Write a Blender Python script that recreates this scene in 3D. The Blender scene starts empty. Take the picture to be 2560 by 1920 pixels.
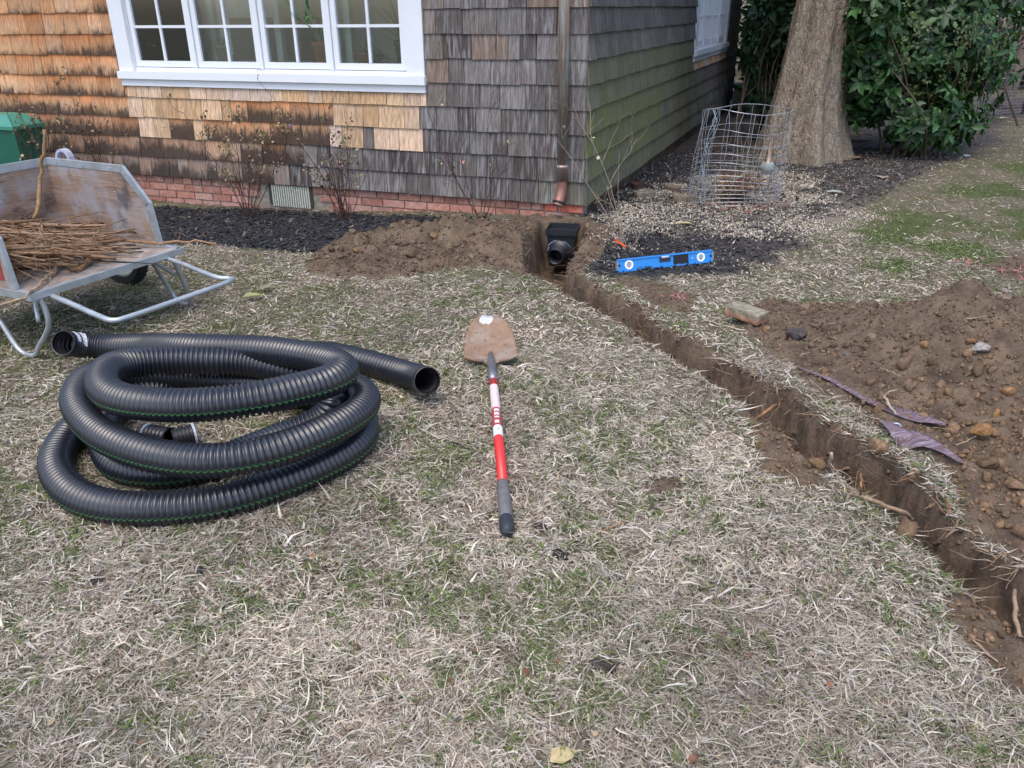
import bpy, math, random
import numpy as np
from mathutils import Vector, Matrix
random.seed(7); rng = np.random.default_rng(11)
scene = bpy.context.scene
COL = scene.collection

# ------------------------------------------------------------------ camera
F = 2065.0; PITCH = math.radians(24.4); ROLL = math.radians(0.64); CH = 1.5
cf = np.array([0, math.cos(PITCH), -math.sin(PITCH)]); cu0 = np.array([0, math.sin(PITCH), math.cos(PITCH)]); cr0 = np.array([1., 0, 0])
cu = math.cos(ROLL)*cu0 + math.sin(ROLL)*cr0; cr = math.cos(ROLL)*cr0 - math.sin(ROLL)*cu0
CAM = np.array([0, 0, CH])
cam = bpy.data.cameras.new('camera'); camo = bpy.data.objects.new('camera', cam); COL.objects.link(camo)
cam.sensor_width = 36; cam.lens = 36*F/2560; cam.clip_end = 500; cam.clip_start = 0.05
m = Matrix.Identity(4)
for i in range(3):
    m[i][0] = cr[i]; m[i][1] = cu[i]; m[i][2] = -cf[i]; m[i][3] = CAM[i]
camo.matrix_world = m
scene.camera = camo

# ------------------------------------------------------------------ light
world = bpy.data.worlds.new('World'); scene.world = world; world.use_nodes = True
wn = world.node_tree; bg = wn.nodes['Background']
sky = wn.nodes.new('ShaderNodeTexSky'); sky.sky_type = 'NISHITA'; sky.sun_disc = False
SUN_EL = math.radians(66); SUN_AZ = math.radians(200)     # compass style, clockwise from +Y
sky.sun_elevation = SUN_EL; sky.sun_rotation = SUN_AZ; sky.dust_density = 3.0; sky.ozone_density = 1.0; sky.air_density = 1.0
wn.links.new(sky.outputs[0], bg.inputs[0]); bg.inputs[1].default_value = 0.15
sl = bpy.data.lights.new('sun', 'SUN'); so = bpy.data.objects.new('sun', sl); COL.objects.link(so)
sl.energy = 0.6; sl.angle = math.radians(40); sl.color = (1.0, 0.975, 0.95)
sd = Vector((math.sin(SUN_AZ)*math.cos(SUN_EL), math.cos(SUN_AZ)*math.cos(SUN_EL), math.sin(SUN_EL)))
so.rotation_euler = sd.to_track_quat('Z', 'Y').to_euler(); so.location = (0, 0, 10)
scene.view_settings.view_transform = 'Standard'; scene.view_settings.look = 'None'
scene.view_settings.gamma = 1; scene.view_settings.use_curve_mapping = False
scene.view_settings.exposure = 1.18
scene.render.engine = 'CYCLES'

# ------------------------------------------------------------------ geometry helpers
def ray(px, py): return cr*(px-1280)/F - cu*(py-960)/F + cf
def at(px, py, z=0.):
    d = ray(px, py); return CAM + d*((z-CH)/d[2])
def hit(px, py, p0, n):
    d = ray(px, py); return CAM + d*(((p0-CAM)@n)/(d@n))
def pr(P):
    v = np.asarray(P)-CAM; z = v@cf; return 1280+F*(v@cr)/z, 960-F*(v@cu)/z

def _h(ix, iy, seed):
    h = (ix.astype(np.int64)*374761393 + iy.astype(np.int64)*668265263 + seed*982451653) & 0xffffffff
    h = ((h ^ (h >> 13))*1274126177) & 0xffffffff
    return ((h ^ (h >> 16)) & 0xffff)/65535.0
def vn(x, y, s=0):
    ix = np.floor(x); iy = np.floor(y); fx = x-ix; fy = y-iy; fx = fx*fx*(3-2*fx); fy = fy*fy*(3-2*fy)
    ix = ix.astype(np.int64); iy = iy.astype(np.int64)
    a = _h(ix, iy, s); b = _h(ix+1, iy, s); c = _h(ix, iy+1, s); d = _h(ix+1, iy+1, s)
    return (a*(1-fx)+b*fx)*(1-fy) + (c*(1-fx)+d*fx)*fy
def fbm(x, y, f, o=4, s=0):
    x = np.asarray(x, float); y = np.asarray(y, float)
    r = 0; a = .5; t = 0
    for k in range(o):
        r = r + a*vn(x*f+17.3*k, y*f-9.1*k, s+k); t += a; f *= 2.03; a *= .5
    return r/t - .5
def sstep(a, b, x):
    t = np.clip((x-a)/(b-a), 0, 1); return t*t*(3-2*t)

world_loc = {}
def thing(name, loc, label, cat, group=None):
    o = bpy.data.objects.new(name, None); COL.objects.link(o); o.location = tuple(loc); o.empty_display_size = .1
    o['label'] = label; o['category'] = cat
    if group: o['group'] = group
    world_loc[o.name] = np.array(loc, float); return o
def mk(name, V, Fc, mat, parent=None, col=None, par=None, uv=None, smooth=False, label=None, cat=None, group=None, kind=None, mats=None, mi=None):
    V = np.asarray(V, float).reshape(-1, 3)
    me = bpy.data.meshes.new(name)
    c = (V.min(0)+V.max(0))/2 if parent is not None else np.array([(V[:,0].min()+V[:,0].max())/2, (V[:,1].min()+V[:,1].max())/2, V[:,2].min()])
    VV = V-c
    if isinstance(Fc, np.ndarray):
        n, k = Fc.shape
        me.vertices.add(len(V)); me.vertices.foreach_set('co', VV.ravel())
        me.loops.add(n*k); me.loops.foreach_set('vertex_index', Fc.ravel().astype(np.int32))
        me.polygons.add(n); me.polygons.foreach_set('loop_start', np.arange(0, n*k, k, dtype=np.int32))
        try: me.polygons.foreach_set('loop_total', np.full(n, k, dtype=np.int32))
        except Exception: pass
        me.update(calc_edges=True)
    else:
        me.from_pydata(VV.tolist(), [], [list(f) for f in Fc])
    me.validate()
    if col is not None:
        a = me.color_attributes.new('Col', 'FLOAT_COLOR', 'POINT')
        C = np.asarray(col, float)
        if C.ndim == 1: C = np.tile(C, (len(V), 1))
        if C.shape[1] == 3: C = np.hstack([C, np.ones((len(C), 1))])
        a.data.foreach_set('color', C.ravel())
    if par is not None:
        a = me.color_attributes.new('Par', 'FLOAT_COLOR', 'POINT'); a.data.foreach_set('color', np.asarray(par, float).ravel())
    if smooth: me.polygons.foreach_set('use_smooth', np.ones(len(me.polygons), bool))
    if mats:
        for q in mats: me.materials.append(q)
        if mi is not None: me.polygons.foreach_set('material_index', np.asarray(mi, np.int32))
    elif mat: me.materials.append(mat)
    o = bpy.data.objects.new(name, me); COL.objects.link(o)
    world_loc[o.name] = c
    if parent is not None:
        o.parent = parent; o.location = tuple(c-world_loc[parent.name])
    else: o.location = tuple(c)
    if label: o['label'] = label
    if cat: o['category'] = cat
    if group: o['group'] = group
    if kind: o['kind'] = kind
    return o

class MB:
    def __init__(s): s.v = []; s.f = []; s.c = []; s.cur = (0.5, .5, .5)
    def add(s, V, Fs, col=None):
        b = len(s.v); s.v.extend([tuple(p) for p in V]); s.f.extend([tuple(i+b for i in f) for f in Fs])
        s.c.extend([tuple(col or s.cur)]*len(V))
    def box(s, c, ax, h, col=None):
        c = np.array(c, float); A = [np.array(a, float) for a in ax]
        V = [c+A[0]*h[0]*i+A[1]*h[1]*j+A[2]*h[2]*k for i in (-1, 1) for j in (-1, 1) for k in (-1, 1)]
        s.add(V, [(0,1,3,2),(4,6,7,5),(0,4,5,1),(2,3,7,6),(0,2,6,4),(1,5,7,3)], col)
    def tube(s, P, r, n=6, col=None, cap=True, closed=False, squash=None):
        P = [np.array(p, float) for p in P]; N = len(P)
        if not hasattr(r, '__len__'): r = [r]*N
        T = [P[min(i+1, N-1)]-P[max(i-1, 0)] for i in range(N)]
        if closed: T = [P[(i+1) % N]-P[(i-1) % N] for i in range(N)]
        T = [t/(np.linalg.norm(t)+1e-9) for t in T]
        a = np.array([0, 0, 1.]) if abs(T[0][2]) < .9 else np.array([1., 0, 0])
        u = np.cross(T[0], a); u /= np.linalg.norm(u); V = []
        for i in range(N):
            u = u - T[i]*(u@T[i]); u /= np.linalg.norm(u)+1e-9; w = np.cross(T[i], u)
            for k in range(n):
                t = 2*math.pi*k/n; V.append(P[i]+r[i]*(u*math.cos(t)+w*math.sin(t)))
        Fs = []
        for i in range(N-1 if not closed else N):
            j = (i+1) % N
            for k in range(n):
                k2 = (k+1) % n; Fs.append((i*n+k, i*n+k2, j*n+k2, j*n+k))
        if cap and not closed: Fs += [tuple(range(n))[::-1], tuple(range((N-1)*n, N*n))]
        s.add(V, Fs, col)
    def lathe(s, c, prof, n=16, ax=None, col=None):
        c = np.array(c, float)
        if ax is None: ax = np.array([0, 0, 1.])
        ax = np.array(ax, float); ax /= np.linalg.norm(ax)
        u = np.cross(ax, [0, 0, 1.] if abs(ax[2]) < .9 else [1., 0, 0]); u /= np.linalg.norm(u); w = np.cross(ax, u)
        V = [c+ax*h+r*(u*math.cos(2*math.pi*k/n)+w*math.sin(2*math.pi*k/n)) for r, h in prof for k in range(n)]
        Fs = [(i*n+k, i*n+(k+1) % n, (i+1)*n+(k+1) % n, (i+1)*n+k) for i in range(len(prof)-1) for k in range(n)]
        s.add(V, Fs, col)
    def prism(s, P, n, t, col=None):          # polygon P extruded by vector n*t
        P = [np.array(p, float) for p in P]; n = np.array(n, float); k = len(P)
        V = P+[p+n*t for p in P]
        s.add(V, [tuple(range(k)), tuple(range(k, 2*k))[::-1]]+[(i, i+k, (i+1) % k+k, (i+1) % k) for i in range(k)], col)
    def build(s, name, mat, parent=None, smooth=False, **kw):
        return mk(name, s.v, s.f, mat, parent, col=np.array(s.c), smooth=smooth, **kw)

def catmull(P, step):
    P = np.array(P, float); Q = [P[0]*2-P[1]]+list(P)+[P[-1]*2-P[-2]]; out = []
    for i in range(1, len(Q)-2):
        p0, p1, p2, p3 = Q[i-1], Q[i], Q[i+1], Q[i+2]; n = 40
        for t in np.linspace(0, 1, n, endpoint=False):
            out.append(.5*((2*p1)+(-p0+p2)*t+(2*p0-5*p1+4*p2-p3)*t*t+(-p0+3*p1-3*p2+p3)*t**3))
    out.append(P[-1]); out = np.array(out)
    L = np.concatenate([[0], np.cumsum(np.linalg.norm(np.diff(out[:, :3], axis=0), axis=1))])
    n = max(2, int(L[-1]/step)+1); t = np.linspace(0, L[-1], n)
    return np.stack([np.interp(t, L, out[:, k]) for k in range(out.shape[1])], 1)

def rotm(rx, ry, rz):      # arrays -> n x 3 x 3, applied x then y then z
    cx, sx, cy, sy, cz, sz = np.cos(rx), np.sin(rx), np.cos(ry), np.sin(ry), np.cos(rz), np.sin(rz)
    Rm = np.empty((len(rx), 3, 3))
    Rm[:,0,0]=cz*cy; Rm[:,0,1]=cz*sy*sx-sz*cx; Rm[:,0,2]=cz*sy*cx+sz*sx
    Rm[:,1,0]=sz*cy; Rm[:,1,1]=sz*sy*sx+cz*cx; Rm[:,1,2]=sz*sy*cx-cz*sx
    Rm[:,2,0]=-sy; Rm[:,2,1]=cy*sx; Rm[:,2,2]=cy*cx
    return Rm
def scatter(bv, bf, P, Rm, S, jit=0.):
    bv = np.asarray(bv, float); n = len(P)
    V = bv[None]*S[:, None, :]
    if jit: V = V*(1+rng.uniform(-jit, jit, (n, len(bv), 1)))
    V = np.einsum('nij,nkj->nki', Rm, V)+P[:, None, :]
    Fs = (np.asarray(bf)[None]+(np.arange(n)*len(bv))[:, None, None]).reshape(-1, len(bf[0]))
    return V.reshape(-1, 3), Fs
BOXV = np.array([(i, j, k) for i in (-.5, .5) for j in (-.5, .5) for k in (-.5, .5)]); BOXF = np.array([(0,1,3,2),(4,6,7,5),(0,4,5,1),(2,3,7,6),(0,2,6,4),(1,5,7,3)])
CHIPV = BOXV*np.array([[1,1,1]]); CHIPV = CHIPV.copy(); CHIPV[:4,1]*=.35; CHIPV[:4,2]*=.5
OCTV = np.array([(1,0,0),(-1,0,0),(0,1,0),(0,-1,0),(0,0,1),(0,0,-1)])*.5; OCTF = np.array([(0,2,4),(2,1,4),(1,3,4),(3,0,4),(2,0,5),(1,2,5),(3,1,5),(0,3,5)])
def ico(sub):
    t = (1+5**.5)/2
    V = [(-1,t,0),(1,t,0),(-1,-t,0),(1,-t,0),(0,-1,t),(0,1,t),(0,-1,-t),(0,1,-t),(t,0,-1),(t,0,1),(-t,0,-1),(-t,0,1)]
    V = [np.array(v)/np.linalg.norm(v) for v in V]
    Fs = [(0,11,5),(0,5,1),(0,1,7),(0,7,10),(0,10,11),(1,5,9),(5,11,4),(11,10,2),(10,7,6),(7,1,8),(3,9,4),(3,4,2),(3,2,6),(3,6,8),(3,8,9),(4,9,5),(2,4,11),(6,2,10),(8,6,7),(9,8,1)]
    for _ in range(sub):
        d = {}; N = []
        def mid(a, b):
            k = (min(a, b), max(a, b))
            if k not in d:
                v = V[a]+V[b]; V.append(v/np.linalg.norm(v)); d[k] = len(V)-1
            return d[k]
        for a, b, c in Fs:
            x, y, z = mid(a, b), mid(b, c), mid(c, a); N += [(a,x,z),(b,y,x),(c,z,y),(x,y,z)]
        Fs = N
    return np.array(V)*.5, np.array(Fs)
ICO0 = ico(0); ICO1 = ico(1); ICO3 = ico(3)
LEAFV = np.array([(0,0,0),(.33,0,.03),(.68,0,.02),(1,0,-.08),(.28,-.5,.12),(.68,-.42,.08),(.28,.5,.12),(.68,.42,.08)])
LEAFF = np.array([(0,4,1),(0,1,6),(1,4,5),(1,5,2),(1,2,7),(1,7,6),(2,5,3),(2,3,7)])

# ------------------------------------------------------------------ material helper
class NT:
    def __init__(s, name):
        s.m = bpy.data.materials.new(name); s.m.use_nodes = True; s.t = s.m.node_tree
        s.b = s.t.nodes['Principled BSDF']; s.out = s.t.nodes['Material Output']
    def n(s, typ, **kw):
        q = s.t.nodes.new(typ)
        for k, v in kw.items(): setattr(q, k, v)
        return q
    def set(s, sock, v):
        if isinstance(v, bpy.types.NodeSocket): s.t.links.new(v, sock)
        elif v is not None:
            if hasattr(v, '__len__') and len(v) == 3 and sock.type == 'RGBA': v = (*v, 1)
            sock.default_value = v
    def pos(s, scale=(1,1,1), src='Position', loc=(0,0,0)):
        if src == 'Position': g = s.n('ShaderNodeNewGeometry').outputs['Position']
        else: g = s.n('ShaderNodeTexCoord').outputs[src]
        mp = s.n('ShaderNodeMapping'); s.set(mp.inputs['Vector'], g); mp.inputs['Scale'].default_value = scale; mp.inputs['Location'].default_value = loc
        return mp.outputs[0]
    def noise(s, scale, vec=None, detail=4, rough=.55, dist=0.):
        q = s.n('ShaderNodeTexNoise'); q.inputs['Scale'].default_value = scale; q.inputs['Detail'].default_value = detail
        q.inputs['Roughness'].default_value = rough; q.inputs['Distortion'].default_value = dist
        s.set(q.inputs['Vector'], vec if vec is not None else s.pos()); return q.outputs[0]
    def vor(s, scale, vec=None, feature='F1', out=0):
        q = s.n('ShaderNodeTexVoronoi', feature=feature); q.inputs['Scale'].default_value = scale
        s.set(q.inputs['Vector'], vec if vec is not None else s.pos()); return q.outputs[out]
    def ramp(s, f, st, interp='LINEAR'):
        q = s.n('ShaderNodeValToRGB'); q.color_ramp.interpolation = interp; e = q.color_ramp.elements
        while len(e) < len(st): e.new(.5)
        for i, (p, c) in enumerate(st):
            if not hasattr(c, '__len__'): c = (c, c, c)
            e[i].position = p; e[i].color = (*c[:3], 1)
        s.set(q.inputs[0], f); return q.outputs[0]
    def mix(s, f, a, b, mode='MIX'):
        q = s.n('ShaderNodeMix', data_type='RGBA', blend_type=mode); q.clamp_factor = True
        s.set(q.inputs[0], f); s.set(q.inputs[6], a); s.set(q.inputs[7], b); return q.outputs[2]
    def math(s, op, a, b=None, c=None, clamp=False):
        q = s.n('ShaderNodeMath', operation=op); q.use_clamp = clamp
        s.set(q.inputs[0], a)
        if b is not None: s.set(q.inputs[1], b)
        if c is not None: s.set(q.inputs[2], c)
        return q.outputs[0]
    def attr(s, name='Col'):
        q = s.n('ShaderNodeAttribute', attribute_name=name); return q
    def sep(s, v):
        q = s.n('ShaderNodeSeparateColor'); s.set(q.inputs[0], v); return q.outputs
    def bump(s, h, strength=.5, dist=.01):
        q = s.n('ShaderNodeBump'); q.inputs['Strength'].default_value = strength; q.inputs['Distance'].default_value = dist
        s.set(q.inputs['Height'], h); s.set(s.b.inputs['Normal'], q.outputs[0]); return q.outputs[0]
    def fin(s, base=None, rough=None, metal=None, spec=None, sub=None):
        s.set(s.b.inputs['Base Color'], base); s.set(s.b.inputs['Roughness'], rough)
        if metal is not None: s.set(s.b.inputs['Metallic'], metal)
        if spec is not None: s.set(s.b.inputs['Specular IOR Level'], spec)
        return s.m
def simple(name, col, rough=.6, metal=0, spec=.5, var=.15, vs=20, bump=0, bs=60, bd=.002):
    t = NT(name); n = t.noise(vs)
    c = t.mix(n, tuple(x*(1-var) for x in col), tuple(min(1, x*(1+var)) for x in col))
    if bump: t.bump(t.noise(bs), bump, bd)
    return t.fin(c, rough, metal, spec)
def attrmat(name, rough=.8, var=.2, vs=40, bump=0, bs=100, bd=.003, spec=.3, stretch=(1,1,1), trans=0, metal=0):
    t = NT(name); a = t.attr('Col').outputs[0]; n = t.noise(vs, t.pos(stretch))
    f = t.ramp(n, [(.3, 1-var), (.7, 1+var*.6)])
    c = t.mix(1.0, a, f, 'MULTIPLY')
    if bump: t.bump(t.noise(bs, t.pos(stretch)), bump, bd)
    t.fin(c, rough, metal, spec)
    if trans:
        tr = t.n('ShaderNodeBsdfTranslucent'); t.set(tr.inputs[0], c); ms = t.n('ShaderNodeMixShader'); ms.inputs[0].default_value = trans
        t.t.links.new(t.b.outputs[0], ms.inputs[1]); t.t.links.new(tr.outputs[0], ms.inputs[2]); t.t.links.new(ms.outputs[0], t.out.inputs[0])
    return t.m

# ------------------------------------------------------------------ ground: zones and height
def sdist(poly, X, Y):        # signed distance, positive inside
    P = np.array(poly)[:, :2]; n = len(P); d = np.full(X.shape, 1e9); ins = np.zeros(X.shape, bool)
    for i in range(n):
        a = P[i]; b = P[(i+1) % n]; e = b-a; wx = X-a[0]; wy = Y-a[1]
        t = np.clip((wx*e[0]+wy*e[1])/(e@e+1e-12), 0, 1)
        d = np.minimum(d, (wx-e[0]*t)**2+(wy-e[1]*t)**2)
        c = (a[1] > Y) != (b[1] > Y)
        with np.errstate(divide='ignore', invalid='ignore'):
            ins ^= c & (X < (b[0]-a[0])*(Y-a[1])/(b[1]-a[1]+1e-12)+a[0])
    return np.where(ins, 1, -1)*np.sqrt(d)
def gp(L): return [at(p[0], p[1], p[2] if len(p) > 2 else 0.)[:2] for p in L]
Lrim = [(1352,556),(1335,575),(1318,605),(1304,638),(1318,684),(1380,711),(1413,738),(1467,766),(1535,806),(1597,850),(1657,893),(1738,939),(1823,995),(1896,1042),(1955,1083),(2006,1137),(2065,1171),(2116,1211),(2189,1273),(2281,1346),(2354,1434),(2464,1526),(2555,1600),(2700,1750),(3000,2110)]
Rrim = [(1464,553),(1464,585),(1456,612),(1440,637),(1415,668),(1445,695),(1521,728),(1602,766),(1643,815),(1711,852),(1780,880),(1846,920),(1915,955),(2006,1002),(2053,1046),(2153,1112),(2246,1161),(2320,1230),(2400,1315),(2482,1383),(2560,1427),(2720,1560),(3090,1900)]
TR = gp(Lrim+Rrim[::-1])
S1 = gp([(755,680),(790,630),(880,590),(1000,580),(1180,580),(1300,550),(1440,548),(1530,575),(1500,640),(1440,690),(1400,700),(1320,690),(1200,668),(1080,680),(950,700),(850,690)])
S2 = gp([(1850,775),(1900,750),(2050,745,.05),(2250,735,.1),(2450,745,.1),(2560,800,.1),(2800,900),(2900,1500),(2700,1500),(2560,1350),(2440,1230),(2360,1150),(2200,1075),(2040,975),(1960,905),(1880,850)])
S4 = gp([(2330,1130),(2440,1180),(2600,1300),(2800,1450),(2700,1520),(2560,1440),(2440,1330)])
S5 = gp([(1860,1010),(1960,1060),(2080,1170),(2130,1230),(2010,1230),(1900,1180),(1870,1100)])
S6 = gp([(2360,1500),(2440,1490),(2600,1620),(2750,1760),(2620,1800),(2530,1730),(2460,1660),(2380,1590)])
S7 = gp([(1610,1215),(1690,1195),(1700,1230),(1620,1242)])
S8 = gp([(2470,668),(2560,640),(2750,700),(2600,712),(2500,690)])
S9 = gp([(1560,700),(1680,720),(1760,760),(1720,790),(1620,750)])
M1 = gp([(250,470),(400,486),(700,500),(1200,552),(1330,570),(1330,600),(1150,620),(900,625),(770,630),(640,620),(500,605),(420,600),(300,600),(100,560)])
M2 = gp([(1440,548),(1480,510),(1560,440),(1700,345),(1830,260),(2000,240),(2480,300),(2500,360),(2350,420),(2200,490),(2100,545),(1960,640),(1850,690),(1640,700),(1500,690),(1440,670),(1500,600)])
M3 = gp([(2300,297),(2300,190),(2900,200),(2900,300)])
PE = gp([(1500,560),(1560,505),(1650,470),(1770,470),(2000,470),(2120,500),(2160,560),(2000,605),(1700,598),(1600,570),(1560,625),(1500,610)])
PE2 = gp([(1700,455),(1960,430),(2050,470),(1900,520),(1750,520)])
G1 = gp([(2080,600),(2200,530),(2560,400),(2900,350),(3000,640),(2300,690),(2150,660)])

K = at(1456.8, 513, .11)       # house corner at shingle butt
TH = math.radians(158.6957)
wl = np.array([math.cos(TH), math.sin(TH), 0]); wr = np.array([math.sin(TH), -math.cos(TH), 0])
if wr[1] < 0: wr = -wr
nF = -wr; nS = -wl              # outward normals of front wall and side wall
RX0, RX1, RY0, RY1, RS = -6.0, 9.0, 0.4, 15.0, 0.016
def field(X, Y):
    n1 = fbm(X, Y, 6, 4, 1); n2 = fbm(X, Y, 22, 3, 5); n3 = fbm(X, Y, 1.3, 3, 9)
    dtr = sdist(TR, X, Y)+n1*.03+n2*.045-.006
    def w(poly, soft=.04, amp=.12): return sstep(-soft, soft, sdist(poly, X, Y)+n1*amp+n2*amp*.4)
    s1 = w(S1); s2 = w(S2, .05, .16)
    soil = np.maximum.reduce([s1, s2, w(S4), w(S5, .05, .2), w(S6, .03, .06), w(S7, .02, .05), w(S8), w(S9, .05, .25)*.8]); soil0 = soil; soil = np.maximum(soil, sstep(-.045, -.015, dtr+n2*.03))
    mul = np.maximum.reduce([w(M1, .03, .1), w(M2, .12, .35), w(M3)])
    per = np.maximum(w(PE, .12, .4), w(PE2, .12, .3))
    mul = mul*(1-soil)
    gr = np.clip(sstep(.05, .36, fbm(X, Y, 2.6, 3, 21)+fbm(X, Y, 17, 3, 33)*1.9-.05), 0, 1)*.7
    gr = np.maximum(gr, w(G1, .3, .8)*sstep(-.14, .10, fbm(X, Y, 3, 3, 44))*1.5)
    # green mottling around the pipe coil and behind the shovel
    loc = np.exp(-((X+.25)**2+(Y-2.9)**2)/.35)
    gr = np.maximum(gr, loc*sstep(-.02, .16, fbm(X, Y, 8, 3, 61)))
    loc = np.exp(-((X+2.0)**2/.8+(Y-4.3)**2/.5))
    gr = np.maximum(gr, loc*sstep(-.1, .1, fbm(X, Y, 4, 3, 71)))
    # heights
    dep0 = sstep(-.05, .02, dtr)
    H = n3*.03+n1*.014
    u = (np.stack([X, Y], -1)-K[:2])
    s = u[..., 0]*wl[0]+u[..., 1]*wl[1]; dd = -(u[..., 0]*wr[0]+u[..., 1]*wr[1])
    H = H - .12*sstep(.3, 3.5, s)*sstep(2.4, .3, dd)
    H = H+.02*sstep(0, .5, -s)*sstep(-1, 0, -dd)
    H = H+mul*(n2*.02+.012)+soil*n2*.03
    lump = np.abs(fbm(X, Y, 9, 3, 80))*2; fine = fbm(X, Y, 30, 3, 90)
    m1 = .15*np.exp(-((X+.62)**2/.16+(Y-5.62)**2/.05))+.09*np.exp(-((X+1.0)**2/.05+(Y-5.38)**2/.05))+.12*np.exp(-((X+.2)**2/.08+(Y-5.65)**2/.05))
    rid = 1-np.abs(fbm(X, Y, 13, 3, 85))*4
    H = H+s1*(m1*(.75+lump*.8)+fine*.03+n1*.08+rid*.028*(1-dep0))
    e2 = sstep(0, .45, sdist(S2, X, Y))
    m2 = .15*np.exp(-((X-2.3)**2/.4+(Y-3.35)**2/.22))+.20*np.exp(-(((X-1.95)**2/.13+(Y-3.42)**2/.10)**.8))+.10*np.exp(-((X-1.6)**2/.2+(Y-3.85)**2/.12))+.16*np.exp(-((X-2.3)**2/.4+(Y-2.8)**2/.25))
    H = H+s2*(m2*(.92+lump*.3)*(.35+.65*e2)+fine*.024+n1*.06+.02+rid*.012*sstep(3.6, 3.0, Y))
    H = H+.10*np.exp(-((X-2.95)**2/.1+(Y-4.75)**2/.03))*0
    lip = np.exp(-((dtr+.05)/.06)**2)*.018*sstep(-.2, .2, n2)
    dep = sstep(-.004, .036, dtr)
    dpt = .33+n1*.07
    pit = np.exp(-(((X-.38)**2+(Y-5.9)**2)/.16))*.04
    dtr2 = dtr+fbm(X, Y, 40, 2, 93)*.02
    dep = sstep(-.004, .04, dtr2)
    H = H+lip-dep*(dpt+pit)+dep*(lump-.3)*.035+dep*fine*.02
    # house interior keeps low
    ins = sstep(-.02, .02, s)*sstep(-.02, .02, -dd)
    H = H-ins*.1
    return H, soil, mul, per, gr, dtr, soil0
gx = np.arange(RX0, RX1, RS); gy = np.arange(RY0, RY1, RS)
GXX, GYY = np.meshgrid(gx, gy, indexing='ij')
FH, FS, FM, FP, FG, FT, FS0 = field(GXX, GYY)
def samp(A, x, y):
    fx = np.clip((np.asarray(x)-RX0)/RS, 0, len(gx)-1.001); fy = np.clip((np.asarray(y)-RY0)/RS, 0, len(gy)-1.001)
    ix = fx.astype(int); iy = fy.astype(int); fx = fx-ix; fy = fy-iy
    return (A[ix, iy]*(1-fx)+A[ix+1, iy]*fx)*(1-fy)+(A[ix, iy+1]*(1-fx)+A[ix+1, iy+1]*fx)*fy
def H(x, y): return float(samp(FH, x, y))
def atg(px, py, dz=0.):
    p = at(px, py, 0)
    for _ in range(6): p = at(px, py, H(p[0], p[1])+dz)
    return p

def axis(segs, far0, far1):
    out = [segs[0][0]]
    for a, b, st in segs: out += list(np.linspace(a, b, int(round((b-a)/st))+1)[1:])
    st = .15; x = out[0]; L = []
    while x > far0: st *= 1.35; x -= st; L.append(x)
    st = .15; x = out[-1]; Rr = []
    while x < far1: st *= 1.35; x += st; Rr.append(x)
    return np.array(L[::-1]+out+Rr)
ax = axis([(-5.9, -1.6, .05), (-1.6, 3.0, .020), (3.0, 8.9, .06)], -90, 90)
ay = axis([(.45, 1.5, .03), (1.5, 5.2, .020), (5.2, 6.6, .024), (6.6, 14.9, .07)], -40, 120)
AX, AY = np.meshgrid(ax, ay, indexing='ij')
inb = (AX > RX0) & (AX < RX1) & (AY > RY0) & (AY < RY1)
def ext(A, d=0.): return np.where(inb, samp(A, AX, AY), d)
Z = ext(FH); SO = ext(FS); MU = ext(FM); PEw = ext(FP); GRw = ext(FG, .3)
nx, ny = AX.shape
V = np.stack([AX, AY, Z], -1).reshape(-1, 3)
I = np.arange(nx*ny).reshape(nx, ny)
Q = np.stack([I[:-1, :-1], I[1:, :-1], I[1:, 1:], I[:-1, 1:]], -1).reshape(-1, 4)
t = NT('earth and turf')
A = t.sep(t.attr('Col').outputs[0]); alpha = t.attr('Col').outputs['Alpha']
n_f = t.noise(55, detail=6, rough=.7); n_m = t.noise(9, detail=5); n_c = t.noise(220, detail=3)
thatch = t.ramp(n_f, [(.3, (.045,.035,.026)), (.46, (.12,.095,.07)), (.58, (.21,.175,.135)), (.75, (.33,.29,.235))])
thatch = t.mix(t.math('MULTIPLY', t.ramp(n_m, [(.42, 0), (.62, .6)]), 1), thatch, (.075,.08,.03))
green = t.ramp(n_f, [(.3, (.02,.028,.01)), (.55, (.06,.09,.02)), (.75, (.13,.17,.05))])
soilc = t.ramp(n_m, [(.3, (.078,.057,.042)), (.5, (.14,.102,.073)), (.72, (.205,.150,.105))])
soilc = t.mix(.7, soilc, t.ramp(n_f, [(.25, .45), (.5, .95), (.75, 1.35)]), 'MULTIPLY')
mulc = t.ramp(n_f, [(.3, (.012,.012,.014)), (.55, (.04,.04,.044)), (.75, (.085,.083,.084))])
perc = t.ramp(n_c, [(.38, (.06,.05,.043)), (.5, (.22,.19,.16)), (.65, (.42,.37,.31))])
c = t.mix(t.math('MULTIPLY', A[2], .5), thatch, green)
rightx = t.n('ShaderNodeSeparateXYZ'); t.set(rightx.inputs[0], t.n('ShaderNodeNewGeometry').outputs['Position'])
mulc = t.mix(t.ramp(t.math('ADD', t.math('MULTIPLY', rightx.outputs[0], .25), t.math('MULTIPLY', n_m, .4)), [(.45, 0), (.8, .85)]), mulc, t.mix(1., mulc, (2.6, 2.2, 1.85), 'MULTIPLY'))
c = t.mix(A[1], c, mulc); c = t.mix(t.math('MULTIPLY', alpha, t.ramp(t.noise(5), [(.35, .2), (.6, .75)])), c, perc)
c = t.mix(A[0], c, soilc)
t.bump(t.noise(90, detail=6, rough=.75), .9, .012)
MGROUND = t.fin(c, .95, 0, .15)
ground = mk('ground', V, Q, MGROUND, col=np.stack([SO, MU, GRw, PEw*(1-SO)], -1).reshape(-1, 4), smooth=True, kind='structure',
            label='winter lawn with a dug drainage trench, spoil heaps and black mulch beds', cat='ground')
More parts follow.
